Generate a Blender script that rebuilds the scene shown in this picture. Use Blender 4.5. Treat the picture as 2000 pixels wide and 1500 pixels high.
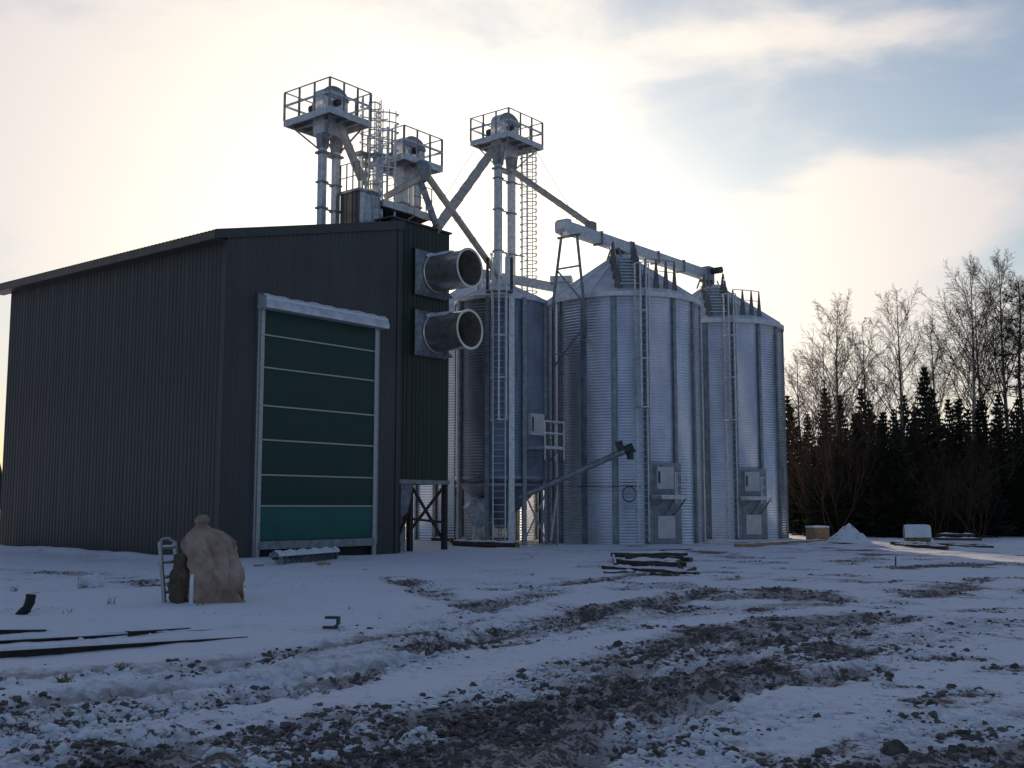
import bpy, math, random
import numpy as np
from mathutils import Vector, Matrix
random.seed(7)
R = math.radians
D = bpy.data
for o in list(D.objects): D.objects.remove(o)
scene = bpy.context.scene
col = scene.collection

# ------------------------------------------------------------------ camera
F, PITCH, CAMH = 2150.0, R(6.37), 1.6          # focal length in photo pixels (2000 wide)
cam = D.cameras.new('camera'); cam.sensor_width = 36; cam.lens = 36*F/2000; cam.clip_end = 6000; cam.clip_start = .1
co = D.objects.new('camera', cam); col.objects.link(co)
co.location = (0, 0, CAMH); co.rotation_euler = (R(90)+PITCH, 0, 0)
scene.camera = co
# ------------------------------------------------------------------ light
SUN_AZ, SUN_EL = R(-2), R(10)                  # azimuth from +Y, positive to the right
SUN_DIR = Vector((math.sin(SUN_AZ)*math.cos(SUN_EL), math.cos(SUN_AZ)*math.cos(SUN_EL), math.sin(SUN_EL)))
sl = D.lights.new('sun', 'SUN'); sl.energy = 3.4; sl.angle = R(0.6); sl.color = (1, .80, .56)
so = D.objects.new('sun', sl); col.objects.link(so); so.location = SUN_DIR*80
so.rotation_euler = (-SUN_DIR).to_track_quat('-Z', 'Y').to_euler()
world = D.worlds.new('World'); scene.world = world; world.use_nodes = True
CLOUDS = [(15.5, 14.0, 7.0, 2.2, .50), (14.0, 12.0, 9, 3.0, .20), (17, 23.0, 9, 1.3, .26), (4, 21.0, 6, 2.0, .20), (-16, 16, 18, 11, .46), (15, 6.5, 18, 5, .26), (20, 19.0, 7, 2.4, -.24), (10.0, 18.3, 4, 2.2, -.12), (26, 25, 4, 3, -.24)]     # azimuth, elevation, half sizes (deg), density
def build_world():
    nt = world.node_tree; N = nt.nodes; L = nt.links; N.clear()
    out = N.new('ShaderNodeOutputWorld'); bg = N.new('ShaderNodeBackground'); bg.inputs[1].default_value = .1
    L.new(bg.outputs[0], out.inputs[0])
    sky = N.new('ShaderNodeTexSky'); sky.sky_type = 'NISHITA'; sky.sun_disc = False
    sky.sun_elevation = SUN_EL; sky.sun_rotation = SUN_AZ
    sky.air_density = 1.3; sky.dust_density = 1.2; sky.ozone_density = 4.0; sky.altitude = 50
    tc = N.new('ShaderNodeTexCoord')
    def math_(op, a, b=None, clamp=False):
        m = N.new('ShaderNodeMath'); m.operation = op; m.use_clamp = clamp
        for i, v in enumerate((a, b)):
            if v is None: continue
            if isinstance(v, (int, float)): m.inputs[i].default_value = v
            else: L.new(v, m.inputs[i])
        return m.outputs[0]
    sep = N.new('ShaderNodeSeparateXYZ'); L.new(tc.outputs['Generated'], sep.inputs[0])
    # clouds: streaky noise over azimuth / elevation, plus the few banks seen in the photo
    az = math_('ARCTAN2', sep.outputs[0], sep.outputs[1]); el = math_('ARCSINE', sep.outputs[2])
    cb = N.new('ShaderNodeCombineXYZ'); L.new(math_('MULTIPLY', az, 2.2), cb.inputs[0]); L.new(math_('MULTIPLY', el, 6.0), cb.inputs[1]); L.new(math_('MULTIPLY', az, 0.7), cb.inputs[2])
    nz = N.new('ShaderNodeTexNoise'); nz.inputs['Scale'].default_value = 1.7; nz.inputs['Detail'].default_value = 8; nz.inputs['Roughness'].default_value = .55; nz.inputs['Distortion'].default_value = .3
    L.new(cb.outputs[0], nz.inputs['Vector'])
    wz = N.new('ShaderNodeTexNoise'); wz.inputs['Scale'].default_value = 2.6; wz.inputs['Detail'].default_value = 6; L.new(cb.outputs[0], wz.inputs['Vector'])
    wsep = N.new('ShaderNodeSeparateXYZ'); L.new(wz.outputs['Color'], wsep.inputs[0])
    waz = math_('ADD', az, math_('MULTIPLY', math_('SUBTRACT', wsep.outputs[0], .5), .22)); wel = math_('ADD', el, math_('MULTIPLY', math_('SUBTRACT', wsep.outputs[1], .5), .09))
    dens = math_('MULTIPLY', nz.outputs['Fac'], .95)
    for a0, e0, rx, ry, k in CLOUDS:
        qa = math_('POWER', math_('DIVIDE', math_('SUBTRACT', waz, R(a0)), R(rx)), 2.0); qe = math_('POWER', math_('DIVIDE', math_('SUBTRACT', wel, R(e0)), R(ry)), 2.0)
        g = math_('EXPONENT', math_('MULTIPLY', math_('ADD', qa, qe), -1.0)); dens = math_('ADD', dens, math_('MULTIPLY', g, k))
    mr = N.new('ShaderNodeMapRange'); mr.interpolation_type = 'SMOOTHSTEP'
    mr.inputs[1].default_value = .38; mr.inputs[2].default_value = .78; L.new(dens, mr.inputs[0])
    # forward scattering: clouds glow towards the sun
    dot = N.new('ShaderNodeVectorMath'); dot.operation = 'DOT_PRODUCT'
    L.new(tc.outputs['Generated'], dot.inputs[0]); dot.inputs[1].default_value = SUN_DIR
    dd = math_('MAXIMUM', dot.outputs['Value'], 0.0)
    g1 = math_('POWER', dd, 40.0); g2 = math_('POWER', dd, 3.6)
    lum = math_('ADD', math_('ADD', math_('MULTIPLY', g1, 5.0), math_('MULTIPLY', g2, 6.9)), 2.3)
    tint = N.new('ShaderNodeMixRGB'); L.new(math_('POWER', dd, 3.0), tint.inputs[0])
    tint.inputs[1].default_value = (.70, .71, 1.06, 1); tint.inputs[2].default_value = (1.0, .90, .73, 1)
    cc = N.new('ShaderNodeVectorMath'); cc.operation = 'SCALE'; L.new(tint.outputs[0], cc.inputs[0]); L.new(lum, cc.inputs[3])
    # clear part: Nishita plus thin veil
    sk = N.new('ShaderNodeVectorMath'); sk.operation = 'SCALE'; L.new(sky.outputs[0], sk.inputs[0]); sk.inputs[3].default_value = .95
    fac = math_('MULTIPLY', mr.outputs[0], .86)
    fac = math_('ADD', fac, .14, True)
    mx = N.new('ShaderNodeMixRGB'); L.new(fac, mx.inputs[0]); L.new(sk.outputs[0], mx.inputs[1]); L.new(cc.outputs[0], mx.inputs[2])
    L.new(mx.outputs[0], bg.inputs[0])
build_world()
vs = scene.view_settings
vs.view_transform = 'Standard'; vs.look = 'None'; vs.exposure = .38; vs.gamma = 1; vs.use_curve_mapping = False

# ------------------------------------------------------------------ photo pixels -> places
_c, _s = math.cos(PITCH), math.sin(PITCH)
def ray(x, y):
    a = (x-1000)/F; b = (750-y)/F
    return np.array([a, _c-b*_s, _s+b*_c])
def ground_pt(x, y, z=0.):
    r = ray(x, y); t = (z-CAMH)/r[2]; return r*t+np.array([0, 0, CAMH])
AZ = R(38.4)                                    # heading of the hall's door wall and of the silo row
E1 = np.array([math.sin(AZ), math.cos(AZ)]); E2 = np.array([-math.cos(AZ), math.sin(AZ)])
TH = math.pi/2-AZ
A0 = ground_pt(426, 1093)[:2]
def S(u, v, z=0.):
    q = A0+u*E1+v*E2; return Vector((q[0], q[1], z))
def toS(p):
    q = np.array([p[0], p[1]])-A0; return float(q@E1), float(q@E2)
def onv(x, y, v):
    r = ray(x, y); t = (v+A0@E2)/(r[:2]@E2); p = r*t; u, _ = toS(p); return u, p[2]+CAMH
def onu(x, y, u):
    r = ray(x, y); t = (u+A0@E1)/(r[:2]@E1); p = r*t; _, v = toS(p); return v, p[2]+CAMH
def at(x, y, Y):                                # site coordinates of a pixel at depth Y
    r = ray(x, y); p = r*(Y/r[1]); u, v = toS(p); return Vector((u, v, p[2]+CAMH))

# ------------------------------------------------------------------ materials
def mat(name, base, rough=.6, metal=0., var=.0, vscale=3., bump=0., bscale=20., stretch=(1, 1, 1), spec=.5, base2=None, contrast=(.35, .65), detail=5):
    m = D.materials.new(name); m.use_nodes = True; nt = m.node_tree; N = nt.nodes; L = nt.links
    b = N['Principled BSDF']; b.inputs['Roughness'].default_value = rough; b.inputs['Metallic'].default_value = metal
    b.inputs['Specular IOR Level'].default_value = spec
    tc = N.new('ShaderNodeTexCoord'); mp = N.new('ShaderNodeMapping'); L.new(tc.outputs['Object'], mp.inputs[0]); mp.inputs['Scale'].default_value = stretch
    nz = N.new('ShaderNodeTexNoise'); nz.inputs['Scale'].default_value = vscale; nz.inputs['Detail'].default_value = detail; L.new(mp.outputs[0], nz.inputs['Vector'])
    mr = N.new('ShaderNodeMapRange'); mr.inputs[1].default_value = contrast[0]; mr.inputs[2].default_value = contrast[1]; L.new(nz.outputs['Fac'], mr.inputs[0])
    mx = N.new('ShaderNodeMixRGB'); L.new(mr.outputs[0], mx.inputs[0])
    b2 = base2 or tuple(min(1, c*(1+var)) for c in base); b1 = base if base2 else tuple(c*(1-var) for c in base)
    mx.inputs[1].default_value = (*b1, 1); mx.inputs[2].default_value = (*b2, 1); L.new(mx.outputs[0], b.inputs['Base Color'])
    rr = N.new('ShaderNodeMapRange'); rr.inputs[3].default_value = max(0, rough-.08); rr.inputs[4].default_value = min(1, rough+.1); L.new(nz.outputs['Fac'], rr.inputs[0]); L.new(rr.outputs[0], b.inputs['Roughness'])
    if bump:
        n2 = N.new('ShaderNodeTexNoise'); n2.inputs['Scale'].default_value = bscale; n2.inputs['Detail'].default_value = 6; L.new(mp.outputs[0], n2.inputs['Vector'])
        bp = N.new('ShaderNodeBump'); bp.inputs['Strength'].default_value = bump; bp.inputs['Distance'].default_value = .05; L.new(n2.outputs['Fac'], bp.inputs['Height']); L.new(bp.outputs[0], b.inputs['Normal'])
    return m
M = {}
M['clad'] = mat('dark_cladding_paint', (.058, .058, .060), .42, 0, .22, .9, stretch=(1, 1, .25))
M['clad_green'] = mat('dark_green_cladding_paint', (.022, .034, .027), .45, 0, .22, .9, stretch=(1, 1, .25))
M['trim'] = mat('dark_trim_paint', (.048, .052, .052), .4, 0, .15)
M['roofm'] = mat('roof_sheet', (.10, .085, .07), .5, 0, .2)
M['inside'] = mat('interior_shade_black', (.02, .02, .02), .8)  # near-black colour painted in place of the shade inside hall and ducts
M['galv'] = mat('galvanised_steel', (.58, .61, .65), .42, .6, .18, 6)
M['galv_dark'] = mat('dull_galvanised_steel', (.27, .29, .32), .5, .55, .25, 5)
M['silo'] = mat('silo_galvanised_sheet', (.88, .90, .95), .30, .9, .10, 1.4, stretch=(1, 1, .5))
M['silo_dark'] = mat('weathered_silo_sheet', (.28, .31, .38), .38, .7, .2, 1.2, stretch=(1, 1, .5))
M['duct'] = mat('bright_duct_steel', (.72, .68, .62), .28, .85, .1, 4)
M['post'] = mat('silo_stiffener_steel', (.24, .27, .31), .42, .6, .25, 4)
M['steel_dark'] = mat('dark_steel', (.06, .062, .07), .5, .4, .3, 5)
M['rust'] = mat('rusty_steel', (.05, .04, .035), .75, .2, .4, 8)
M['spout'] = mat('brownish_spout_steel', (.52, .47, .40), .5, .3, .2, 4)
M['door'] = mat('green_door_fabric', (.004, .042, .032), .5, 0, .14, 1.2)
M['door_low'] = mat('brighter_green_door_fabric', (.006, .115, .090), .5, 0, .10, 1.2)
M['alu'] = mat('brushed_aluminium', (.42, .44, .46), .4, .7, .12, 8)
M['hood'] = mat('pale_hood_sheet', (.62, .66, .72), .4, .4, .15, 3)
M['box'] = mat('pale_grey_cabinet', (.60, .60, .60), .5, .1, .08)
M['wood'] = mat('weathered_timber', (.085, .055, .038), .85, 0, .4, 3, .5, 30, stretch=(1, 6, 6))
M['wood_fresh'] = mat('sawn_timber', (.42, .25, .14), .8, 0, .25, 4, .3, 40, stretch=(1, 5, 5))
M['log_end'] = mat('log_end_grain', (.20, .13, .08), .85, 0, .3, 12)
M['sack'] = mat('woven_sack_cloth', (.52, .40, .32), .9, 0, base2=(.30, .19, .14), vscale=2.6, bump=1.0, bscale=7)
M['sack_dark'] = mat('dirty_sack_cloth', (.12, .085, .06), .95, 0, .4, 5, .6, 14)
M['rubber'] = mat('black_rubber', (.015, .015, .016), .6)
M['snow'] = mat('clean_snow', (.78, .80, .84), .7, 0, .05, 4, .35, 14)
M['spruce'] = mat('spruce_needles', (.020, .030, .017), .8, 0, .5, 1.2)
M['pine'] = mat('pine_needles', (.030, .038, .020), .8, 0, .45, 1.2)
M['bark'] = mat('dark_bark', (.045, .034, .026), .9, 0, .4, 6, .5, 30)
M['birch'] = mat('birch_bark', (.34, .31, .28), .85, 0, base2=(.05, .042, .038), vscale=3.5, contrast=(.45, .6), stretch=(1, 1, .35))
M['twig'] = mat('birch_twigs', (.085, .058, .045), .85, 0, .3, 2)
M['brush'] = mat('dry_brushwood', (.075, .045, .028), .9, 0, .4, 2)
M['grass'] = mat('dry_grass', (.20, .155, .09), .9, 0, .35, 8)
M['mudclod'] = mat('frozen_mud', (.13, .108, .095), .9, 0, .4, 14, .7, 30)
M['balu'] = mat('dull_stair_steel', (.15, .145, .15), .55, .4, .25, 5)
M['gauge'] = mat('dark_gauge', (.03, .035, .035), .4)
M['distant'] = mat('distant_conifers', (.03, .04, .035), .9, 0, .3, .05)

# ------------------------------------------------------------------ mesh helpers
class MB:
    def __init__(s): s.v = []; s.f = []
    def add(s, vs, fs):
        n = len(s.v); s.v += [tuple(p) for p in vs]; s.f += [tuple(i+n for i in f) for f in fs]; return s
    def box(s, x0, x1, y0, y1, z0, z1):
        return s.add([(x0,y0,z0),(x1,y0,z0),(x1,y1,z0),(x0,y1,z0),(x0,y0,z1),(x1,y0,z1),(x1,y1,z1),(x0,y1,z1)],
                     [(0,3,2,1),(4,5,6,7),(0,1,5,4),(1,2,6,5),(2,3,7,6),(3,0,4,7)])
    def hexa(s, p8):
        return s.add(p8, [(0,3,2,1),(4,5,6,7),(0,1,5,4),(1,2,6,5),(2,3,7,6),(3,0,4,7)])
    def bbox(s, x0, x1, y0, y1, z0, z1, b=.02):
        """box with chamfered vertical edges and top"""
        pts = []
        for (z, i) in ((z0, 0), (z1-b, 0), (z1, b)):
            a0, a1, c0, c1 = x0+i, x1-i, y0+i, y1-i
            for q in ((a0+b,c0),(a1-b,c0),(a1,c0+b),(a1,c1-b),(a1-b,c1),(a0+b,c1),(a0,c1-b),(a0,c0+b)): pts.append((*q, z))
        fs = [tuple(range(7,-1,-1)), tuple(range(16,24))]
        for k in range(2):
            for i in range(8): j=(i+1)%8; fs.append((k*8+i, k*8+j, k*8+8+j, k*8+8+i))
        return s.add(pts, fs)
    def frame(s, p, q, up=(0,0,1)):
        p = Vector(p); q = Vector(q); d = (q-p).normalized(); u = Vector(up)
        if abs(d.dot(u)) > .98: u = Vector((1,0,0))
        a = d.cross(u).normalized(); b = a.cross(d).normalized(); return p, q, a, b
    def beam(s, p, q, w, h, up=(0,0,1)):
        p, q, a, b = s.frame(p, q, up); a = a*w/2; b = b*h/2
        return s.add([p-a-b,p+a-b,p+a+b,p-a+b,q-a-b,q+a-b,q+a+b,q-a+b], [(0,1,2,3),(7,6,5,4),(0,4,5,1),(1,5,6,2),(2,6,7,3),(3,7,4,0)])
    def tube(s, p, q, r, n=8, r2=None, cap=True):
        p, q, a, b = s.frame(p, q); r2 = r if r2 is None else r2
        vs = [];
        for c, rr in ((p, r), (q, r2)):
            for i in range(n):
                t = 2*math.pi*i/n; vs.append(c+a*(rr*math.cos(t))+b*(rr*math.sin(t)))
        fs = [(i, i+n, (i+1)%n+n, (i+1)%n) for i in range(n)]
        if cap: fs += [tuple(range(n)), tuple(range(2*n-1, n-1, -1))]
        return s.add(vs, fs)
    def path(s, pts, r, n=5, closed=False, cap=True):
        pts = [Vector(p) for p in pts]; rs = r if isinstance(r, (list, tuple)) else [r]*len(pts)
        m = len(pts); vs = []; ref = Vector((.31,.2,.93))
        for i in range(m):
            d = (pts[(i+1)%m]-pts[i-1]) if closed else (pts[min(i+1,m-1)]-pts[max(i-1,0)])
            d.normalize(); a = d.cross(ref).normalized(); b = a.cross(d)
            for k in range(n):
                t = 2*math.pi*k/n; vs.append(pts[i]+a*(rs[i]*math.cos(t))+b*(rs[i]*math.sin(t)))
        fs = []
        for i in range(m if closed else m-1):
            j = (i+1)%m
            for k in range(n): k2=(k+1)%n; fs.append((i*n+k, i*n+k2, j*n+k2, j*n+k))
        if cap and not closed: fs += [tuple(range(n-1,-1,-1)), tuple(range((m-1)*n, m*n))]
        return s.add(vs, fs)
    def lathe(s, prof, n=48, a0=0., a1=None, c=(0,0)):
        full = a1 is None; a1 = a0+2*math.pi if full else a1
        m = len(prof); cols = n if full else n+1; vs = []
        for i in range(cols):
            t = a0+(a1-a0)*i/n; ct, st = math.cos(t), math.sin(t)
            for r, z in prof: vs.append((c[0]+r*ct, c[1]+r*st, z))
        fs = []
        for i in range(n):
            j = (i+1)%cols
            for k in range(m-1): fs.append((i*m+k, j*m+k, j*m+k+1, i*m+k+1))
        return s.add(vs, fs)
    def extrude(s, poly, p, ax, ay, az, depth):
        """poly 2D in (ax,ay) at p, extruded along az"""
        p, ax, ay, az = Vector(p), Vector(ax), Vector(ay), Vector(az); n = len(poly)
        vs = [p+ax*a+ay*b for a, b in poly]+[p+ax*a+ay*b+az*depth for a, b in poly]
        fs = [tuple(range(n-1,-1,-1)), tuple(range(n, 2*n))]+[(i,(i+1)%n,(i+1)%n+n,i+n) for i in range(n)]
        return s.add(vs, fs)
    def mesh(s, name, m, smooth=False, off=(0,0,0)):
        me = D.meshes.new(name); me.from_pydata([(a-off[0], b-off[1], c-off[2]) for a, b, c in s.v], [], s.f); me.update()
        if m: me.materials.append(m)
        if smooth:
            me.polygons.foreach_set('use_smooth', [True]*len(me.polygons))
            try: me.set_sharp_from_angle(angle=R(40))
            except Exception: pass
        return me
ORG = {}
def thing(name, label, cat, loc=(0,0,0), group=None, site=True, rz=0.):
    o = D.objects.new(name, None); col.objects.link(o); o.empty_display_size = .3
    o.location = S(*loc) if site else Vector(loc); o.rotation_euler = (0, 0, TH if site else rz)
    o['label'] = label; o['category'] = cat
    if group: o['group'] = group
    ORG[o.name] = Vector(loc) if site else Vector((0,0,0))
    return o
def part(name, mb, m, parent, smooth=False, label=None):
    """mesh part; coordinates are site coordinates (or local ones for a non-site thing)"""
    off = ORG[parent.name]
    o = D.objects.new(name, mb.mesh(name, M[m] if isinstance(m, str) else m, smooth, off)); col.objects.link(o); o.parent = parent
    ORG[o.name] = off
    if label: o['label'] = label
    return o
def piece(name, me, parent, loc=(0,0,0), rz=0., rot=None, scale=None):
    """a repeat that shares its mesh"""
    o = D.objects.new(name, me); col.objects.link(o); o.parent = parent
    o.location = Vector(loc)-ORG[parent.name]; o.rotation_euler = rot if rot else (0,0,rz)
    if scale: o.scale = scale
    ORG[o.name] = Vector((0,0,0))
    return o
def solo(name, mb, m, label, cat, loc=(0,0,0), rz=0., group=None, smooth=False):
    """a thing that is one mesh, local coordinates"""
    o = D.objects.new(name, mb.mesh(name, M[m], smooth)); col.objects.link(o); o.location = loc; o.rotation_euler = (0,0,rz)
    o['label'] = label; o['category'] = cat
    if group: o['group'] = group
    ORG[o.name] = Vector((0,0,0))
    return o

# ------------------------------------------------------------------ ground
def _hash(ix, iy, seed):
    h = (ix.astype(np.int64)*374761393 + iy.astype(np.int64)*668265263 + seed*974711) & 0x7fffffff
    h = ((h ^ (h >> 13))*1274126177) & 0x7fffffff
    return ((h ^ (h >> 16)) & 0xffff)/65535.0
def vnoise(x, y, seed=0):
    ix = np.floor(x); iy = np.floor(y); fx = x-ix; fy = y-iy
    fx = fx*fx*fx*(fx*(fx*6-15)+10); fy = fy*fy*fy*(fy*(fy*6-15)+10)
    a = _hash(ix, iy, seed); b = _hash(ix+1, iy, seed); c = _hash(ix, iy+1, seed); d = _hash(ix+1, iy+1, seed)
    return (a*(1-fx)+b*fx)*(1-fy)+(c*(1-fx)+d*fx)*fy
def fbm(x, y, o=4, seed=0, g=.5):
    t = 0; a = 1; n = 0
    for i in range(o):
        t = t+a*vnoise(x+17.3*i, y-9.1*i, seed+i); n += a; a *= g; x = x*2.03; y = y*2.03
    return t/n
def sstep(a, b, x):
    t = np.clip((x-a)/(b-a), 0, 1); return t*t*(3-2*t)
# wheel tracks and churned strips, read off the photo and laid on the ground: (pixel line, half width m, rut depth m, mud)
TRACKS = [
 ([(-300,1500),(0,1425),(450,1330),(900,1245),(1300,1192),(1560,1188)], 1.0, .0, .40),
 ([(400,1520),(900,1440),(1300,1345),(1650,1260),(1900,1215)], 1.0, .0, .30),
 ([(1100,1560),(1500,1450),(1900,1390)], .9, .0, .28),
 ([(-500,1440),(0,1345),(103,1333),(243,1314),(432,1300),(607,1262),(765,1238),(900,1214),(1010,1172),(1075,1150)], .42, .05, .62),
 ([(-500,1500),(0,1395),(180,1363),(450,1336),(585,1310),(765,1284),(900,1250),(1080,1212),(1230,1190),(1400,1152),(1600,1160)], .40, .10, .78),
 ([(-400,1580),(45,1440),(225,1412),(540,1360),(730,1300),(860,1270),(1050,1240),(1240,1182),(1340,1160)], .34, .07, .66),
 ([(-200,1640),(100,1505),(500,1445),(900,1400),(1100,1350),(1300,1290),(1500,1235),(1640,1210)], .80, .07, .92),
 ([(300,1600),(700,1500),(1000,1455),(1200,1400),(1350,1330),(1540,1262),(1690,1205)], .75, .05, .80),
 ([(900,1600),(1250,1440),(1340,1392),(1450,1350),(1560,1335),(1700,1310)], .26, .09, .70),
 ([(780,1128),(840,1155),(900,1180),(980,1192)], .40, .07, .70),
 ([(1330,1172),(1450,1162),(1600,1168),(1680,1175)], .40, .05, .62),
 ([(1790,1165),(1860,1152),(1930,1132)], .40, .03, .62),
 ([(1820,1288),(1900,1285)], .20, .05, .78),
 ([(1700,1560),(1850,1500),(1960,1478)], .55, .04, .85),
 ([(1560,1470),(1700,1440),(1850,1420)], .40, .02, .42),
 ([(960,1150),(1150,1135),(1260,1122),(1420,1118)], .45, .03, .50),
 ([(1640,1100),(1720,1080)], .35, .02, .50),
 ([(1420,1080),(1340,1076)], .5, .01, .55),
 ([(0,1115),(160,1120),(330,1140)], .6, .02, .46),
 ([(1750,1108),(1900,1100),(2050,1098)], .7, .02, .72),
 ([(1560,1075),(1700,1072)], .5, .01, .50),
]
TW = [([tuple(ground_pt(x, y)[:2]) for x, y in pts], w, dp, md) for pts, w, dp, md in TRACKS]
def hall_local(x, y):
    dx = x-A0[0]; dy = y-A0[1]
    return dx*E1[0]+dy*E1[1], dx*E2[0]+dy*E2[1]
def terrain(x, y):
    x = np.asarray(x, float); y = np.asarray(y, float)
    r = np.hypot(x, y)
    wob = (fbm(x*.9, y*.9, 3, 40)-.5)*.5; wob2 = (fbm(x*.9+50, y*.9, 3, 41)-.5)*.5
    h = (fbm(x*.12, y*.12, 3, 1)-.5)*.22*np.clip(r/12, 0, 1)
    mud = np.zeros_like(x); rut = np.zeros_like(x); lug = np.zeros_like(x)
    for pts, w, dp, md in TW:
        best = np.full(x.shape, 1e9); along = np.zeros_like(x); side = np.zeros_like(x); acc = 0.
        for (ax, ay), (bx, by) in zip(pts[:-1], pts[1:]):
            dx, dy = bx-ax, by-ay; l = math.hypot(dx, dy)
            t = np.clip(((x+wob-ax)*dx+(y+wob2-ay)*dy)/(l*l), 0, 1)
            ex, ey = x+wob-ax-t*dx, y+wob2-ay-t*dy; d = np.hypot(ex, ey)
            m = d < best; best = np.where(m, d, best); along = np.where(m, acc+t*l, along); side = np.where(m, np.sign(dx*ey-dy*ex), side)
            acc += l
        q = best/w
        mud = np.maximum(mud, md*(1-sstep(.15, 1.75, q)))
        rut = rut-dp*(1-sstep(.15, 1.1, q))*(.6 if w > .6 else 1.)+dp*.6*np.exp(-((q-1.3)/.35)**2)
        inside = 1-sstep(.5, 1.0, q)
        lug = lug+dp*.55*inside*np.sin((along+np.abs(side*best)*.8)*2*math.pi/.34)*(vnoise(along*.7, best*0, 77) > .35)
    near = np.clip((75-r)/25, 0, 1)
    ca, sa = math.cos(R(40)), math.sin(R(40)); s_ = x*sa+y*ca; t_ = x*ca-y*sa      # along / across the tracks
    streak = fbm(s_*.45, t_*1.9, 4, 5)
    c1 = fbm(x*9.5, y*9.5, 3, 11, .6); c2 = np.abs(fbm(x*19, y*19, 2, 15, .6)-.5)*2; c3 = fbm(x*30, y*30, 1, 19)
    churn = sstep(.08, .6, mud+.35*(streak-.5))
    zone = sstep(-4, 3, x-.12*y+1.)*.55+.25
    scat = sstep(.50, .72, fbm(x*.8, y*.8, 4, 23))*.75*zone                                     # scattered bare spots in the yard
    band = fbm(s_*.32+(t_*.15), t_*2.6, 4, 83, .55); patch = fbm(x*.7, y*.7, 3, 87)
    mud = np.clip(mud*np.clip(.25+2.4*(band-.22), .1, 1.35)*(.65+.75*patch)+scat, 0, 1)*near
    h = h+near*(rut*(.35+.7*streak)+lug*.8)
    h = h+near*churn*((c1-.5)*.05+(.45-c2)*.016+(c3-.5)*.010+(fbm(x*3, y*3, 2, 12)-.5)*.035+(.5-band)*.05)
    h = h+near*(1-churn)*((fbm(x*1.3, y*1.3, 3, 31)-.5)*.06+(fbm(x*4.5, y*4.5, 3, 33)-.5)*.02)
    # where mud breaks through the snow: tops of clods and steep streaks
    f1 = fbm(s_*9, t_*12, 3, 71, .62); f2 = fbm(x*27, y*27, 1, 75, .6)
    show = mud*.70-.52+(f1-.5)*.8+(f2-.5)*.5+(c1-.5)*1.0+(streak-.5)*.6
    # foot of the buildings: drift along the long wall, level under the walls and silos
    u, v = hall_local(x, y)
    dl = np.exp(-((u+.55)/.7)**2)*sstep(-1.0, .8, v)*sstep(16, 13, v)
    h = h+dl*(.10+.26*fbm(v*.55+3, u*.3, 3, 61))
    flat = sstep(-1.2, -.1, u)*sstep(-1.6, -.2, v)*sstep(60, 36, u)*sstep(40, 20, v)
    h = h*(1-.85*flat)+(-.10*sstep(2., 7., u)*sstep(14., 9., u)+.02)*flat
    # drifts over the beams on the left
    for (ax, ay), (bx, by), hh, ww in DRIFT:
        dx, dy = bx-ax, by-ay; t = np.clip(((x-ax)*dx+(y-ay)*dy)/(dx*dx+dy*dy), 0, 1)
        d = (x-ax-t*dx)*dy-(y-ay-t*dy)*dx; d = d/math.hypot(dx, dy); e = np.hypot(x-ax-t*dx, y-ay-t*dy)
        bump = hh*np.exp(-(e/ww)**2)*(.5+.9*fbm(t*3+ax, e*0, 2, 66))
        h = h+bump
        show = show-2.0*np.exp(-(e/(ww*2.2))**2)
    sm = sstep(.2, 1., (1-sstep(9.5, 12.5, np.hypot((x+6.5)*.62, (y-14.5)))*1.))*sstep(.5, 0., mud)      # quiet snow round the sacks
    h = h*(1-.3*sm)
    return h, show, mud
DRIFT = []
def _dr(x0, y0, x1, y1, hh, ww):
    a = ground_pt(x0, y0); b = ground_pt(x1, y1); DRIFT.append(((a[0], a[1]), (b[0], b[1]), hh, ww))
_dr(-120, 1238, 560, 1212, .05, .35); _dr(-100, 1222, 240, 1215, .06, .3); _dr(150, 1215, 360, 1212, .07, .30); _dr(400, 1208, 620, 1200, .06, .35)
_dr(-100, 1275, 480, 1240, .04, .35); _dr(60, 1320, 500, 1285, .05, .5)
_dr(300, 1165, 470, 1165, .06, .5)
def gz(x, y):
    h = terrain(np.array([x]), np.array([y]))[0]; return float(h[0])
def gpt(px, py, dz=0.):
    """ground point under a photo pixel, following the relief"""
    p = ground_pt(px, py)
    for _ in range(3): p = ground_pt(px, py, gz(p[0], p[1]))
    return Vector((p[0], p[1], gz(p[0], p[1])+dz))
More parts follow.
